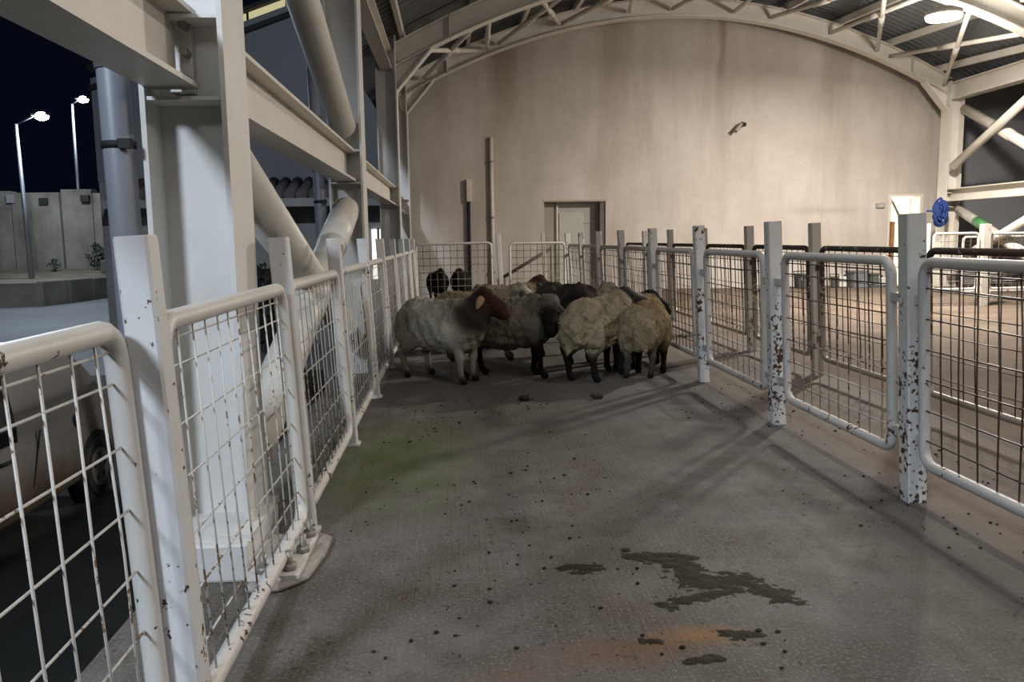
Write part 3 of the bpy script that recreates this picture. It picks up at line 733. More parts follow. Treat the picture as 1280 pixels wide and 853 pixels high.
# ------------------------------------------------------------------ sheep: signed-distance bodies meshed by surface nets
def surface_nets(F, org, h):
    S = F < 0
    nx_, ny_, nz_ = F.shape
    acc = np.zeros((nx_-1, ny_-1, nz_-1, 3)); cnt = np.zeros((nx_-1, ny_-1, nz_-1))
    def sl(a, n): return slice(a, n-1+a)
    cor = [(i, j, k) for i in (0, 1) for j in (0, 1) for k in (0, 1)]
    for c0 in cor:
        for ax in range(3):
            if c0[ax]: continue
            c1_ = list(c0); c1_[ax] = 1
            f0 = F[sl(c0[0], nx_), sl(c0[1], ny_), sl(c0[2], nz_)]; f1 = F[sl(c1_[0], nx_), sl(c1_[1], ny_), sl(c1_[2], nz_)]
            x = (f0 < 0) != (f1 < 0)
            tt = np.where(x, f0/np.where(x, f0-f1, 1), 0)
            for a in range(3):
                acc[..., a] += np.where(x, c0[a]+(tt if a == ax else 0), 0)
            cnt += x
    act = cnt > 0
    idx = -np.ones(act.shape, int); idx[act] = np.arange(act.sum())
    ijk = np.argwhere(act)
    V = (ijk+acc[act]/cnt[act][:, None])*h+org
    quads = []
    for ax in range(3):
        b, c = [(1, 2), (2, 0), (0, 1)][ax]
        s0 = [slice(None)]*3; s1 = [slice(None)]*3
        s0[ax] = slice(0, -1); s1[ax] = slice(1, None)
        x = S[tuple(s0)] != S[tuple(s1)]
        pts = np.argwhere(x)
        flip = S[tuple(s0)][x]
        ok = (pts[:, b] > 0) & (pts[:, c] > 0) & (pts[:, b] < F.shape[b]-1) & (pts[:, c] < F.shape[c]-1)
        pts = pts[ok]; flip = flip[ok]
        def at(db, dc):
            q = pts.copy(); q[:, b] -= db; q[:, c] -= dc
            return idx[q[:, 0], q[:, 1], q[:, 2]]
        Q = np.stack([at(1, 1), at(0, 1), at(0, 0), at(1, 0)], 1)
        Q[~flip] = Q[~flip][:, ::-1]
        quads.append(Q)
    return V, np.concatenate(quads)
class Fig:
    def __init__(s): s.p = []
    def cone(s, a, ra, b, rb, tag_, k=0.04): s.p.append(('c', np.array(a, float), ra, np.array(b, float), rb, tag_, k))
    def ell(s, c, r, tag_, k=0.05, ax=None): s.p.append(('e', np.array(c, float), np.array(r, float), np.eye(3) if ax is None else np.array(ax), None, tag_, k))
    def dist(s, P, p):
        if p[0] == 'c':
            a, ra, b, rb = p[1:5]; d = b-a
            tt = np.clip(((P-a)@d)/(d@d), 0, 1)
            return np.linalg.norm(P-a-tt[:, None]*d, axis=1)-(ra+(rb-ra)*tt)
        c, r, ax = p[1], p[2], p[3]
        q = (P-c)@ax.T
        k0 = np.linalg.norm(q/r, axis=1); k1 = np.linalg.norm(q/(r*r), axis=1)+1e-9
        return k0*(k0-1)/k1
    def field(s, P, wool_amp, seed):
        F = None; D = []
        for p in s.p:
            d = s.dist(P, p); D.append(d); k = p[6]
            if F is None: F = d
            else:
                hh = np.clip(0.5+0.5*(F-d)/k, 0, 1); F = F*(1-hh)+d*hh-k*hh*(1-hh)
        D = np.array(D); W = np.exp(-(D-D.min(0))/0.012); W /= W.sum(0)
        return F, W
    def mesh(s, name, pal, h=0.0145, amp=0.019, seed=0, parent=None, m=None):
        lo = np.min([np.min([p[1]-np.max(p[2]), (p[3] if p[0] == 'c' else p[1])-np.max(p[4] if p[0] == 'c' else p[2])], 0) for p in s.p], 0)-0.05
        hi = np.max([np.max([p[1]+np.max(p[2]), (p[3] if p[0] == 'c' else p[1])+np.max(p[4] if p[0] == 'c' else p[2])], 0) for p in s.p], 0)+0.05
        lo[2] = -0.03
        n = np.ceil((hi-lo)/h).astype(int)+1
        g = np.stack(np.meshgrid(*[lo[i]+h*np.arange(n[i]) for i in range(3)], indexing='ij'), -1).reshape(-1, 3)
        F, W = s.field(g, amp, seed)
        tags = [p[5] for p in s.p]; wool = np.array([1.0 if q in ('wool', 'wool2', 'poll') else 0.0 for q in tags])
        rg = np.random.RandomState(seed+3); nz_ = np.zeros(len(g))
        for wl, am in ((0.16, 0.9), (0.09, 0.8), (0.055, 0.55), (0.038, 0.4)):
            for _ in range(4):
                d = rg.normal(size=3); d /= np.linalg.norm(d)
                nz_ += am*np.sin(g@d*2*np.pi/wl+rg.uniform(0, 6.28)+1.5*np.sin(g@rg.normal(size=3)*9))/4
        F = F+amp*nz_*(wool@W)
        V, Q = surface_nets(F.reshape(n), lo, h)
        _, Wv = s.field(V, amp, seed)
        C = np.array([pal.get(q, pal['wool']) for q in tags]); cv = Wv.T@C
        me = bpy.data.meshes.new(name); me.from_pydata(V.tolist(), [], Q.tolist())
        at_ = me.color_attributes.new('coat', 'FLOAT_COLOR', 'POINT')
        at_.data.foreach_set('color', np.concatenate([cv, np.ones((len(cv), 1))], 1).astype(np.float32).ravel())
        wv = me.attributes.new('woolly', 'FLOAT', 'POINT'); wv.data.foreach_set('value', (Wv.T@wool).astype(np.float32))
        return link(name, me, m, parent, smooth=True)
m = bpy.data.materials.new('sheep_coat'); t = NT(m); M['coat'] = m
at_ = t.new('ShaderNodeAttribute', attribute_name='coat'); wo = t.new('ShaderNodeAttribute', attribute_name='woolly')
p = t.pos(obj=True)
n1 = t.noise(p, 9, 5, 0.65); n2 = t.noise(p, 60, 4, 0.7)
c = t.mix(t.math('MULTIPLY', t.ramp(n1, 0.38, 0.72), t.math('MULTIPLY', wo.outputs[2], 0.55)), at_.outputs[0], (0.36, 0.30, 0.20), 'MULTIPLY')
c = t.mix(t.math('MULTIPLY', t.ramp(n2, 0.45, 0.75), t.math('MULTIPLY', wo.outputs[2], 0.55)), c, (0.45, 0.42, 0.36), 'MULTIPLY')
t.link(c, t.bsdf.inputs['Base Color']); t.bsdf.inputs['Roughness'].default_value = 0.95
t.bsdf.inputs['Specular IOR Level'].default_value = 0.15
hb = t.math('MULTIPLY', t.math('ADD', n2, t.noise(p, 24, 5, 0.7)), t.math('ADD', t.math('MULTIPLY', wo.outputs[2], 0.9), 0.1))
t.bump(hb, 0.9, 0.02)
M['eye'] = mat('sheep_eye', (0.012, 0.009, 0.006), 0.15)

def unit(v): v = np.array(v, float); return v/np.linalg.norm(v)
def sheep(label, loc, heading, pal, head, hd, size=1.0, fat=1.0, stride=(0, 0, 0, 0), seed=1, earpal=None, tail=True, horn=False, group='sheep of the flock in the aisle', lay=False, patches=(), name='sheep', neck_tag='wool', poll=True, headscale=1.0, cat='sheep', eyepatch=False):
    """head = local position of the poll, hd = local direction of the nose; stride = fore/aft shift of each foot (HL, HR, FL, FR)"""
    f = Fig(); w_ = fat
    f.ell((-0.30, 0, 0.545), (0.235, 0.205*w_, 0.215), 'wool')
    f.ell((0.00, 0, 0.515), (0.36, 0.225*w_, 0.235), 'wool', 0.08); f.ell((-0.02, 0, 0.39), (0.27, 0.15*w_, 0.11), 'wool2', 0.08)
    f.ell((0.27, 0, 0.52), (0.20, 0.180*w_, 0.235), 'wool', 0.08)
    f.ell((0.22, 0, 0.645), (0.16, 0.11*w_, 0.11), 'wool', 0.08)
    if tail:
        f.ell((-0.515, 0.045, 0.46), (0.075, 0.085, 0.15), 'wool2', 0.035); f.ell((-0.515, -0.045, 0.46), (0.075, 0.085, 0.15), 'wool2', 0.035)
        f.cone((-0.55, 0, 0.40), 0.035, (-0.57, 0, 0.29), 0.018, 'wool2', 0.03)
    for i, s in enumerate((1, -1)):
        dx = stride[i]
        f.ell((-0.34, s*0.115, 0.43), (0.135, 0.085, 0.17), 'wool2', 0.06)
        k_ = (-0.30+0.5*dx, s*0.125, 0.335); hk = (-0.385+dx, s*0.125, 0.235); ft = (-0.345+dx, s*0.125, 0.065)
        f.cone((-0.33, s*0.12, 0.42), 0.10, k_, 0.068, 'thigh', 0.05); f.cone(k_, 0.06, hk, 0.036, 'leg', 0.03)
        f.cone(hk, 0.036, ft, 0.027, 'leg', 0.02); f.cone(ft, 0.030, (ft[0]+0.035, ft[1], 0.028), 0.036, 'hoof', 0.015)
    for i, s in enumerate((1, -1)):
        dx = stride[2+i]
        e_ = (0.27, s*0.105, 0.40); kn = (0.285+0.55*dx, s*0.105, 0.235); ft = (0.275+dx, s*0.105, 0.065)
        f.cone((0.25, s*0.12, 0.50), 0.10, e_, 0.072, 'thigh', 0.05); f.cone(e_, 0.06, kn, 0.038, 'leg', 0.03)
        f.ell(kn, (0.040, 0.036, 0.045), 'leg', 0.02)
        f.cone(kn, 0.034, ft, 0.026, 'leg', 0.02); f.cone(ft, 0.030, (ft[0]+0.035, ft[1], 0.028), 0.036, 'hoof', 0.015)
    h_ = np.array(head, float); d = unit(hd); side = unit(np.cross([0, 0, 1], d)); up = np.cross(d, side)
    g = headscale
    nb = np.array((0.36, 0, 0.60)); mid_ = (nb+h_)/2+np.array((0.0, 0, -0.01))
    f.cone(nb, 0.165*min(1.1, w_), mid_, 0.125, neck_tag, 0.08); f.cone(mid_, 0.12, h_-0.02*d-0.01*up, 0.088, neck_tag, 0.05)
    ax = np.stack([d, side, up])
    f.ell(h_+0.05*d*g, np.array((0.105, 0.074, 0.085))*g, 'face', 0.03, ax)
    f.cone(h_+0.09*d*g+0.012*up, 0.062*g, h_+0.225*d*g-0.006*up, 0.052*g, 'face', 0.03)
    f.cone(h_+0.07*d*g-0.05*up*g, 0.047*g, h_+0.215*d*g-0.038*up*g, 0.042*g, 'face', 0.025)
    f.ell(h_+0.250*d*g-0.016*up*g, np.array((0.032, 0.046, 0.046))*g, 'nose', 0.02, ax)
    f.ell(h_+0.10*d*g+0.058*up*g, np.array((0.12, 0.026, 0.02))*g, 'blaze', 0.025, ax)
    if poll: f.ell(h_-0.005*d+0.045*up*g, np.array((0.075, 0.07, 0.065))*g, 'poll', 0.03, ax)
    if eyepatch:
        for s_ in (-1, 1): f.ell(h_+0.085*d*g+s_*0.055*side*g+0.03*up*g, (0.045, 0.045, 0.045), 'patch', 0.01)
    for pc, pr, ptag in patches: f.ell(pc, pr, ptag, 0.03)
    o = f.mesh(name, pal, seed=seed, m=M['coat'])
    o.location = (loc[0], loc[1], 0); o.rotation_euler = (0, 0, heading); o.scale = (size,)*3
    tag(o, label, cat, group)
    # ears: long, drooping to the side
    for s in (-1, 1):
        base = Vector(h_+0.005*d*g+s*0.062*side*g+0.035*up*g)
        out = Vector(s*side*0.55-0.60*np.array((0, 0, 1))-0.12*d).normalized(); L = 0.15*g
        n_ = 8; wd = Vector(d); th = out.cross(wd).normalized(); vs = []; fs = []
        for i in range(n_+1):
            tt = i/n_; ww = 0.036*g*math.sin(PI*(0.16+0.80*tt))**0.8; cc = base+out*(L*tt)+th*0.02*math.sin(PI*tt)
            for k in range(8):
                a = 2*PI*k/8; vs.append(cc+wd*ww*math.cos(a)+th*0.009*math.sin(a))
        for i in range(n_):
            for k in range(8): fs.append((8*i+k, 8*i+(k+1) % 8, 8*i+8+(k+1) % 8, 8*i+8+k))
        fs += [tuple(range(8))[::-1], tuple(8*n_+k for k in range(8))]
        MB().add(vs, fs, True).build('ear', mat('ear_coat', earpal or tuple(pal['face']), 0.9, 0, 0.2, 20), o)
        MB().ell(tuple(h_+0.085*d*g+s*0.066*side*g+0.030*up*g), (0.016*g, 0.016*g, 0.016*g), 8, 6).build('eye', M['eye'], o)
    return o
CREAM = (0.29, 0.245, 0.165); WHT = (0.38, 0.355, 0.295); TAN = (0.31, 0.225, 0.12); BLK = (0.010, 0.008, 0.007); DKB = (0.026, 0.018, 0.014)
BRN = (0.046, 0.022, 0.013); GRY = (0.195, 0.175, 0.135); DIRT = (0.15, 0.12, 0.08)
def pal(wool, face, shank, hoof=BLK, **kw):
    d = dict(wool=wool, wool2=wool, thigh=wool, face=face, leg=shank, hoof=hoof, nose=face, blaze=face, poll=wool)
    d.update(kw); return {k: np.array(v, float) for k, v in d.items()}
R_ = math.radians
def loc_dir(heading, v):
    c_, s_ = math.cos(-heading), math.sin(-heading); return (c_*v[0]-s_*v[1], s_*v[0]+c_*v[1], v[2])
# 1 the big white one at the left, brown head turned to the right
hh = R_(-44)
sheep('big white sheep with a brown head and dark neck, leftmost of the flock', (-0.13, 7.68), hh,
      pal(WHT, BRN, (0.28, 0.24, 0.19), wool2=(0.42, 0.38, 0.30), neck=DKB, poll=BRN, nose=(0.09, 0.04, 0.025), thigh=(0.44, 0.40, 0.33)),
      (0.43, 0.10, 0.77), loc_dir(hh, (0.80, -0.35, -0.48)), 0.99, 1.05, (0.02, -0.05, 0.0, 0.05), 11, earpal=(0.36, 0.22, 0.14), neck_tag='neck', headscale=1.05)
# 2 the black-faced one looking at the camera
hh = R_(-8)
sheep('grey-fleeced sheep with a black face, looking straight at the camera', (0.46, 7.74), hh,
      pal(GRY, BLK, BLK, thigh=(0.16, 0.14, 0.12), wool2=DIRT, blaze=BLK, poll=(0.16, 0.15, 0.13)),
      (0.42, -0.10, 0.675), loc_dir(hh, (-0.04, -0.66, -0.72)), 1.0, 0.98, (0.10, -0.06, -0.02, 0.06), 12, earpal=BLK, headscale=1.18)
# 3 cream one behind with eye patches
hh = R_(-4)
sheep('cream sheep with a white face and black eye patch, behind the brown-headed one', (0.27, 8.92), hh,
      pal(CREAM, (0.46, 0.43, 0.37), DIRT, nose=BLK, blaze=(0.46, 0.43, 0.37), patch=BLK),
      (0.42, -0.06, 0.73), loc_dir(hh, (0.62, -0.62, -0.45)), 1.0, 1.0, (0, 0, 0, 0), 13, earpal=(0.10, 0.08, 0.06), eyepatch=True)
# 4 brown head at the very back
hh = R_(20)
sheep('small brown-headed sheep at the very back of the flock, by the far gate', (0.62, 10.0), hh,
      pal((0.26, 0.20, 0.14), BRN, BRN, neck=BRN, poll=BRN), (0.42, 0, 0.74), loc_dir(hh, (0.75, -0.1, -0.35)), 1.0, 1.0, (0, 0, 0, 0), 14, earpal=BLK, neck_tag='neck')
# 5 the dark one in the middle, head lowered
hh = R_(-72)
sheep('dark brown sheep in the middle of the flock, head lowered, seen from in front', (1.17, 8.75), hh,
      pal((0.060, 0.046, 0.040), BLK, BLK, neck=(0.055, 0.042, 0.036), poll=(0.05, 0.04, 0.034)), (0.44, -0.08, 0.68), loc_dir(hh, (-0.12, -0.55, -0.80)), 1.07, 1.10, (0, 0, 0, 0), 15, earpal=BLK, neck_tag='neck')
# 6 cream one with its rump to the camera, head to the right
hh = R_(50)
sheep('cream sheep with its rump to the camera and black-patched head, centre of the flock', (1.335, 7.58), hh,
      pal(CREAM, BLK, BLK, blaze=BLK, poll=CREAM, thigh=(0.26, 0.22, 0.16)),
      (0.43, 0.17, 0.76), loc_dir(hh, (0.86, -0.36, -0.36)), 1.0, 0.84, (0.0, 0.03, 0.03, -0.08), 16, earpal=BLK)
# 7 tan one with a dark head, rump to the camera
hh = R_(92)
sheep('woolly tan sheep seen from behind, dark head with a pale blaze, right of centre', (1.66, 7.74), hh,
      pal((0.29, 0.235, 0.15), (0.020, 0.016, 0.014), (0.06, 0.05, 0.04), neck=(0.03, 0.025, 0.02), blaze=(0.44, 0.40, 0.33), poll=(0.025, 0.02, 0.017), thigh=(0.28, 0.23, 0.16)),
      (0.42, -0.02, 0.83), loc_dir(hh, (0.94, -0.20, -0.25)), 0.87, 1.02, (0.03, -0.03, 0, 0), 17, earpal=BLK, neck_tag='neck')
# 8 the rightmost, orange-tan, black head against the fence
hh = R_(80)
sheep('orange-tan sheep with an all-black head, rightmost, beside the right fence', (1.90, 8.02), hh,
      pal(TAN, BLK, BLK, neck=(0.02, 0.016, 0.013), poll=BLK, thigh=(0.27, 0.20, 0.12)),
      (0.36, -0.02, 0.71), loc_dir(hh, (0.76, -0.32, -0.52)), 0.93, 0.86, (0, 0, 0, 0), 18, earpal=BLK, neck_tag='neck')
# black pair behind the far left gate
for i, (x, y, hd_, lab) in enumerate(((-0.36, 16.95, -80, 'left one of the two black sheep standing behind the far left gate'), (0.10, 17.0, -95, 'right one of the two black sheep standing behind the far left gate'))):
    hh = R_(hd_)
    sheep(lab, (x, y), hh, pal((0.018, 0.017, 0.016), BLK, BLK), (0.40, 0.0, 0.74), loc_dir(hh, (0.15-0.3*i, -0.75, -0.55)), 0.86, 1.1, (0, 0, 0, 0), 30+i, earpal=BLK, group='black sheep behind the far left gate')

# ------------------------------------------------------------------ dung on the floor
def smear(label, segs, x0, x1, y0, y1, seed, thr=0.0, step=0.007, hgt=0.007):
    nx_, ny_ = int((x1-x0)/step), int((y1-y0)/step); V = {}; mb = MB()
    def fld(x, y):
        best = -9
        for ax, ay, bx_, by_, r in segs:
            dx, dy = bx_-ax, by_-ay; L2 = dx*dx+dy*dy
            tt = max(0, min(1, ((x-ax)*dx+(y-ay)*dy)/L2)) if L2 else 0
            best = max(best, 1-math.hypot(x-ax-tt*dx, (y-ay-tt*dy))/r)
        return best+0.75*noise.fractal(Vector((x*17+seed, y*26, seed)), 0.7, 2.1, 6)-thr
    vs = []; fs = []; ids = {}
    def vid(i, j):
        if (i, j) not in ids:
            x, y = x0+i*step, y0+j*step; ids[(i, j)] = len(vs); vs.append((x, y, 0.001+hgt*min(0.9, max(0.0, fld(x, y)))))
        return ids[(i, j)]
    for i in range(nx_):
        for j in range(ny_):
            if fld(x0+(i+.5)*step, y0+(j+.5)*step) > 0: fs.append((vid(i, j), vid(i+1, j), vid(i+1, j+1), vid(i, j+1)))
    o = MB().add(vs, fs, True).build('dung_smear', M['dung'])
    tag(o, label, 'dung'); o['kind'] = 'stuff'
M['dung'] = mat('dung', (0.030, 0.023, 0.010), 0.9, 0, 0.5, 22, 0.6, 80)
smear('dark zigzag smear of dung on the concrete in the foreground', [(0.70, 3.22, 0.86, 3.15, 0.07), (0.86, 3.13, 0.90, 2.92, 0.10), (0.90, 2.92, 1.05, 2.93, 0.10), (1.05, 2.93, 1.16, 2.76, 0.075), (0.72, 2.76, 1.0, 2.86, 0.05), (0.82, 3.2, 0.93, 3.17, 0.05)], 0.5, 1.4, 2.5, 3.4, 3.0, 0.30)
smear('small dark smear of dung left of the zigzag smear', [(0.425, 3.12, 0.50, 3.10, 0.05)], 0.3, 0.62, 2.95, 3.25, 7.0, 0.2)
smear('thin brown dung smear nearest the camera on the concrete', [(0.70, 2.36, 0.78, 2.37, 0.035), (0.86, 2.52, 0.95, 2.50, 0.04), (0.58, 2.5, 0.62, 2.5, 0.03)], 0.45, 1.1, 2.25, 2.65, 11.0, 0.35)
for (x, y, lab) in ((0.53, 6.55, 'left one of two dark dung clods on the concrete before the flock'), (1.12, 6.55, 'right one of two dark dung clods on the concrete before the flock')):
    mb = MB()
    for k in range(5): mb.ell((random.uniform(-.03, .03), random.uniform(-.02, .02), 0.018+0.008*random.random()), (0.028, 0.024, 0.02), 8, 6)
    o = mb.build('dung_clod', M['dung']); o.location = (x, y, 0); tag(o, lab, 'dung')
mb = MB()
for k in range(1500):
    x = random.uniform(-0.5, 2.9); y = random.uniform(1.6, 7.2)
    if noise.noise(Vector((x*1.1, y*0.9, 5))) < 0.02: continue
    r = random.choice((0.002, 0.003, 0.0035, 0.005, 0.008))*random.uniform(0.7, 1.2)
    mb.ell((x, y, r*0.5), (r*random.uniform(0.8, 1.5), r, r*0.6), 6, 4)
o = mb.build('droppings', M['dung']); tag(o, 'scattered small dark droppings on the concrete floor', 'droppings'); stuff(o)

# ------------------------------------------------------------------ parked car in the yard
def car():
    t_ = thing('car', 'dusty silver car parked in the yard below the left fence', 'car', (-4.76, 9.60, ROAD))
    paint = bpy.data.materials.new('dusty_silver'); n = NT(paint)
    pp = n.pos(); sp_ = n.new('ShaderNodeSeparateXYZ'); n.link(pp, sp_.inputs[0])
    mud = n.math('ADD', n.ramp(sp_.outputs[2], -0.30, -1.05), n.math('MULTIPLY', n.math('SUBTRACT', n.noise(pp, 2.5, 5), 0.5), 0.5))
    n.link(n.mix(n.ramp(mud, 0.1, 0.9), (0.36, 0.36, 0.365), (0.105, 0.078, 0.048)), n.bsdf.inputs['Base Color'])
    n.link(n.ramp(mud, 0.1, 0.9, 0.32, 0.85), n.bsdf.inputs['Roughness']); n.bsdf.inputs['Metallic'].default_value = 0.6
    glass = mat('dark_car_glass', (0.012, 0.014, 0.018), 0.06)
    # side profile (y from the rear bumper towards the front, height) with half width at each height
    prof = [(-0.02, 0.42), (0.0, 0.62), (0.10, 0.92), (0.16, 1.02), (0.55, 1.46), (0.95, 1.70), (1.7, 1.79), (2.6, 1.76), (3.05, 1.62), (3.65, 1.12), (4.45, 0.98), (4.62, 0.80), (4.66, 0.45), (4.5, 0.30), (3.9, 0.28), (1.0, 0.28), (0.15, 0.34)]
    def hw(z): return 0.86 if z < 1.02 else 0.86-0.20*(z-1.02)/0.77
    bm_ = bmesh.new(); cols = []
    for s in (1, 0.55, 0, -0.55, -1):
        cols.append([bm_.verts.new((s*(hw(z)-0.0)-(0.0), -y, z+(0.03 if abs(s) < 1 and z > 1.5 else 0))) for y, z in prof])
    for a, b in zip(cols, cols[1:]):
        for i in range(len(prof)):
            j = (i+1) % len(prof); bm_.faces.new((a[i], a[j], b[j], b[i]))
    bm_.faces.new(cols[0]); bm_.faces.new(cols[-1][::-1])
    bmesh.ops.recalc_face_normals(bm_, faces=bm_.faces)
    me = bpy.data.meshes.new('body'); bm_.to_mesh(me); bm_.free()
    b_ = link('body', me, paint, t_); bevel(b_, 0.05, 3)
    me.polygons.foreach_set('use_smooth', [True]*len(me.polygons))
    def side(poly, nm, m_, off, th=0.02):
        for s in (1, -1):
            vs = [(s*(hw(z)+off), -y, z) for y, z in poly]+[(s*(hw(z)+off-th), -y, z) for y, z in poly]
            k = len(poly)
            MB().add(vs, [tuple(range(k)), tuple(range(2*k-1, k-1, -1))]+[(i, k+i, k+(i+1) % k, (i+1) % k) for i in range(k)]).build(nm, m_, t_)
    side([(2.18, 0.98), (2.14, 1.10), (2.05, 1.56), (2.10, 1.61), (2.85, 1.60), (3.35, 1.08), (3.3, 1.0)], 'side_window', glass, 0.008)
    MB().add([(x, -y, z) for y, z in ((0.22, 1.12), (0.60, 1.53), (0.56, 1.55), (0.18, 1.14)) for x in (-0.62, 0.62)], [(0, 1, 3, 2), (2, 3, 5, 4), (4, 5, 7, 6), (6, 7, 1, 0), (0, 2, 4, 6), (1, 7, 5, 3)]).build('rear_window', glass, t_)
    side([(2.22, 0.36), (2.22, 0.95), (2.235, 0.95), (2.235, 0.36)], 'door_gap', M['black'], 0.004, 0.01)
    side([(1.95, 0.50), (1.75, 1.0), (1.77, 1.0), (1.97, 0.50)], 'door_gap', M['black'], 0.004, 0.01)
    for s in (1, -1):
        MB().tube([(s*0.875, -2.28, 0.845), (s*0.90, -2.31, 0.85), (s*0.90, -2.46, 0.855), (s*0.875, -2.49, 0.85)], 0.017, 8).build('door_handle', M['black'], t_)
    MB().tube([(0.858, -0.95, 0.92), (0.868, -0.95, 0.92)], 0.075, 20).build('fuel_cap', paint, t_)
    for y in (0.62, 3.75):
        for s in (1, -1):
            MB().tube([(s*0.70, -y, 0.33), (s*0.868, -y, 0.33)], 0.40, 28).build('wheel_arch', M['black'], t_)
            w_ = MB().tube([(s*0.66, -y, 0.33), (s*0.69, -y, 0.33), (s*0.86, -y, 0.33), (s*0.885, -y, 0.33)], [0.29, 0.325, 0.325, 0.29], 28).build('tyre', M['black'], t_)
            MB().tube([(s*0.86, -y, 0.33), (s*0.888, -y, 0.33)], [0.215, 0.205], 24).build('wheel_rim', mat('dull_alloy', (0.22, 0.21, 0.20), 0.5, 0.5), w_)
            for k in range(5):
                a = 2*PI*k/5+0.3
                MB().ell((s*0.889, -y+0.125*math.cos(a), 0.33+0.125*math.sin(a)), (0.006, 0.035, 0.035), 8, 4).build('rim_hole', M['black'], w_)
    MB().box(-0.84, -0.12, 0.34, 0.84, 0.04, 0.60).build('bumper', mat('bumper', (0.20, 0.20, 0.20), 0.6), t_)
    for s in (1, -1):
        MB().add([(s*0.80, -0.02, 0.75), (s*0.872, -0.10, 0.75), (s*0.872, -0.14, 1.0), (s*0.80, -0.10, 1.02), (s*0.6, -0.04, 0.75), (s*0.6, -0.12, 1.02)],
                 [(0, 1, 2, 3), (4, 0, 3, 5), (1, 0, 4), (2, 3, 5), (1, 4, 5, 2)]).build('tail_lamp', mat('tail_lamp', (0.12, 0.01, 0.01), 0.2), t_)
car()

# ------------------------------------------------------------------ yard: terrace, retaining wall, street lamps, neighbours
q = thing('terrace_wall', 'low stained concrete wall along the far side of the yard', 'wall')
LINE = [(-36, 37.0), (-31, 37.3), (-27.5, 37.5), (-24.5, 37.7), (-22.3, 37.9), (-20.2, 38.0), (-18.5, 38.5), (-18.1, 40.2), (-17.95, 42.4), (-17.8, 45.0), (-17.5, 47.6)]
for (xa, ya), (xb_, yb) in zip(LINE, LINE[1:]):
    d_ = Vector((xb_-xa, yb-ya, 0)); L_ = d_.length; top_ = -0.30+random.uniform(-0.05, 0.03)
    pn = MB().box(0.01, 0, ROAD-0.05, L_-0.01, 0.35, top_).build('wall_panel', M['cast'], q)
    pn.location = (xa, ya, 0); pn.rotation_euler = (0, 0, math.atan2(d_.y, d_.x)); bevel(pn, 0.03)
bed = MB(); n_ = len(LINE)
vs = [(x, y+0.05, -0.36) for x, y in LINE]+[(x-0.6, y+(47.7-y)*0.5+0.2, -0.28) for x, y in LINE]+[(x-1.0, 47.75, 0.0) for x, y in LINE]
fs = [(k*n_+i, k*n_+i+1, (k+1)*n_+i+1, (k+1)*n_+i) for k in range(2) for i in range(n_-1)]
struct(bed.add(vs, fs, True).build('floor', M['soil']))
q = thing('retaining_wall', 'tall stained concrete retaining wall behind the yard', 'wall')
segs = [(-40, -27.0, 4.32, 0.0), (-27.0, -24.2, 4.30, 0.02), (-24.2, -21.6, 4.20, -0.04), (-21.6, -19.9, 4.36, 0.08), (-19.9, -18.1, 4.14, 0.0), (-18.1, -14.5, 4.28, -0.10), (-14.5, -8, 4.2, 0.0)]
for a, b, h_, dy in segs:
    bevel(MB().box(a+0.03, 47.6+dy, -0.2, b-0.03, 48.4+dy, h_).build('wall_panel', M['cast'], q), 0.04)
for x, z in ((-22.4, 3.72), (-20.2, 3.85)):
    MB().box(x-0.22, 47.40, z-0.18, x+0.22, 47.75, z+0.18).build('drain_box', mat('dark_hole', (0.03, 0.028, 0.025), 0.9), q)
MB().box(-24.35, 47.45, 3.65, -23.95, 47.8, 4.1).build('light_block', M['panel_pale'], q)
def street_lamp(label, base, top, head):
    t_ = thing('street_lamp', label, 'street lamp', base, group='street lamps in the yard')
    bx, by, bz = base; tp = Vector(top)-Vector(base); hd = Vector(head)-Vector(base)
    MB().tube([(0, 0, 0), tp*0.5, tp], [0.13, 0.10, 0.07], 12).build('pole', mat('galvanised', (0.30, 0.32, 0.34), 0.4, 0.6), t_)
    MB().tube([tp, tp*0.3+hd*0.7+Vector((0, 0, 0.10)), hd+Vector((0, 0, 0.08))], 0.05, 10).build('arm', mat('arm_grey', (0.05, 0.05, 0.055), 0.5), t_)
    c_ = hd
    h_ = MB().box(c_.x-0.45, c_.y-0.16, c_.z, c_.x+0.35, c_.y+0.16, c_.z+0.12).build('lamp_head', mat('head_grey', (0.05, 0.05, 0.055), 0.5), t_)
    bevel(h_, 0.03)
    MB().ell((c_.x, c_.y, c_.z-0.02), (0.33, 0.24, 0.20), 14, 8).build('lamp_lens', emit('street_glow', (0.86, 0.93, 1.0), 60), t_)
street_lamp('nearer street lamp with the bigger glare, standing on the terrace', (-20.67, 42.0, -0.42), (-20.785, 42.0, 7.1), STREET[0])
street_lamp('farther street lamp, its pole rising from behind the retaining wall', (-24.26, 56.0, -1.0), (-24.16, 56.0, 10.26), STREET[1])
# dry shrubs on the terrace
def shrub(label, loc, r, h, m_, n=70):
    t_ = thing('shrub', label, 'shrub', loc)
    MB().tube([(0, 0, 0), (0.03, 0, h*0.5), (0, 0.02, h*0.8)], [0.04, 0.03, 0.015], 7).build('stem', M['tile'], t_)
    mb = MB()
    for k in range(n):
        a = random.uniform(0, 2*PI); u = random.random(); rr = r*math.sqrt(random.random())*math.sin(PI*(0.15+0.75*u))
        c_ = Vector((rr*math.cos(a), rr*math.sin(a), h*(0.12+0.88*u))); s_ = r*random.uniform(0.18, 0.32)
        d1 = Vector((random.gauss(0, 1), random.gauss(0, 1), random.gauss(0, 1))).normalized(); d2 = d1.orthogonal().normalized()
        mb.add([c_-d1*s_, c_+d2*s_*0.4, c_+d1*s_, c_-d2*s_*0.4], [(0, 1, 2, 3)])
    stuff(mb.build('foliage', m_, t_))
LEAF = mat('dark_leaf', (0.025, 0.035, 0.02), 0.8, 0, 0.4, 5)
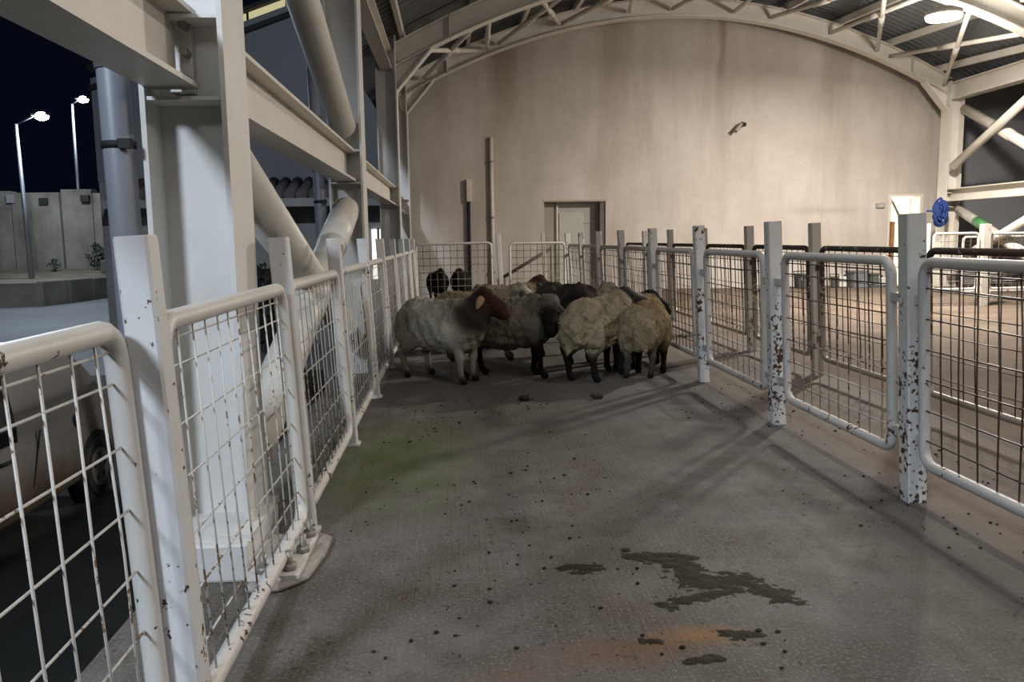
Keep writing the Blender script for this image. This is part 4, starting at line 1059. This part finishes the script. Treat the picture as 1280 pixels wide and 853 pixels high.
shrub('dark upright shrub against the retaining wall, near the right end in view', (-19.5, 46.7, -0.1), 0.5, 1.5, LEAF, 110)
shrub('small dark weed left of the upright shrub on the terrace', (-21.5, 46.2, -0.12), 0.35, 0.7, LEAF)
q = bevel(MB().box(-18.9, 45.6, -0.2, -18.25, 46.3, 0.5).build('stone_block', M['tile']), 0.06); tag(q, 'dark stone block lying at the right end of the terrace', 'block')

# the neighbouring shed seen between the left columns
q = thing('neighbour_shed', 'grey clad shed with a tiled canopy, beyond the left columns', 'building', (0, 22, 0))
def topz(x): return 6.55+0.36*(x+5.17)
MB().prism([(-9, 2.9), (-0.6, 2.9), (-0.6, topz(-0.6)), (-9, topz(-9))], 1, 0, 0.3).build('upper_wall', M['panel_grey'], q)
MB().prism([(-9, ROAD), (-0.6, ROAD), (-0.6, 2.9), (-9, 2.9)], 1, 0.05, 0.35).build('lower_wall', M['panel_pale'], q)
def slope_bar(nm, x0, x1, dz0, dz1, y0, y1, m_):
    MB().prism([(x0, topz(x0)+dz0), (x1, topz(x1)+dz0), (x1, topz(x1)+dz1), (x0, topz(x0)+dz1)], 1, y0, y1).build(nm, m_, q)
slope_bar('gutter', -9, -0.6, -0.05, 0.07, -0.15, 0.1, M['black'])
slope_bar('fascia', -9, -0.6, 0.07, 0.26, -0.02, 0.3, M['panel_grey'])
for x0, x1 in ((-6.6, -5.1), (-5.03, -4.12), (-4.05, -3.1), (-3.03, -2.1)):
    slope_bar('lit_window', x0, x1, 0.27, 0.44, 0.0, 0.05, emit('yellow_light', (0.9, 0.78, 0.42), 0.42))
slope_bar('roof_edge', -9, -0.6, 0.45, 0.55, -0.2, 0.4, M['black'])
# tiled canopy: rows of rounded tiles
for i in range(22):
    x = -8.2+i*0.30
    MB().tube([(x, -1.3, 2.42), (x, 0.02, 2.84)], 0.14, 8).build('tile', M['tile'], q)
MB().box(-8.4, -1.36, 2.16, -1.7, -1.26, 2.36).build('canopy_beam', M['panel_pale'], q)
MB().box(-8.4, -1.3, 2.28, -1.7, 0.0, 2.36).build('canopy_board', M['tile'], q)
MB().box(-2.16, -0.02, 0.30, -1.80, 0.06, 1.60).build('lit_window', emit('white_light', (1.0, 0.96, 0.88), 1.6), q)
MB().box(-2.02, -0.05, 0.35, -1.96, -0.01, 1.64).build('window_bar', M['panel_grey'], q)
MB().box(-5.35, -0.02, ROAD, -4.45, 0.06, 0.62).build('canopy_shade', M['black'], q)  # black sheet standing in for the shade beneath the canopy
shrub('brownish shrub in front of the neighbouring shed, above the left fence rail', (-4.45, 19.5, ROAD), 0.5, 2.2, LEAF, 90)

# dark structures outside the right side
q = thing('side_shed', 'dark grey clad shed beyond the right-hand columns', 'building', (14.3, 0, 0))
for i in range(9):
    y0 = -1+i*2.4
    MB().box(0, y0+0.01, -0.4, 0.2, y0+2.39, 2.35).build('lower_panel', M['panel_pale'] if i % 3 == 1 else M['panel_grey'], q)
    MB().box(0.02, y0+0.01, 2.37, 0.2, y0+2.39, 5.6).build('upper_panel', M['panel_dark'], q)
struct(MB().box(11.3, YW, -0.3, 14.28, YW+0.3, 5.0).build('wall_right', M['panel_grey']))
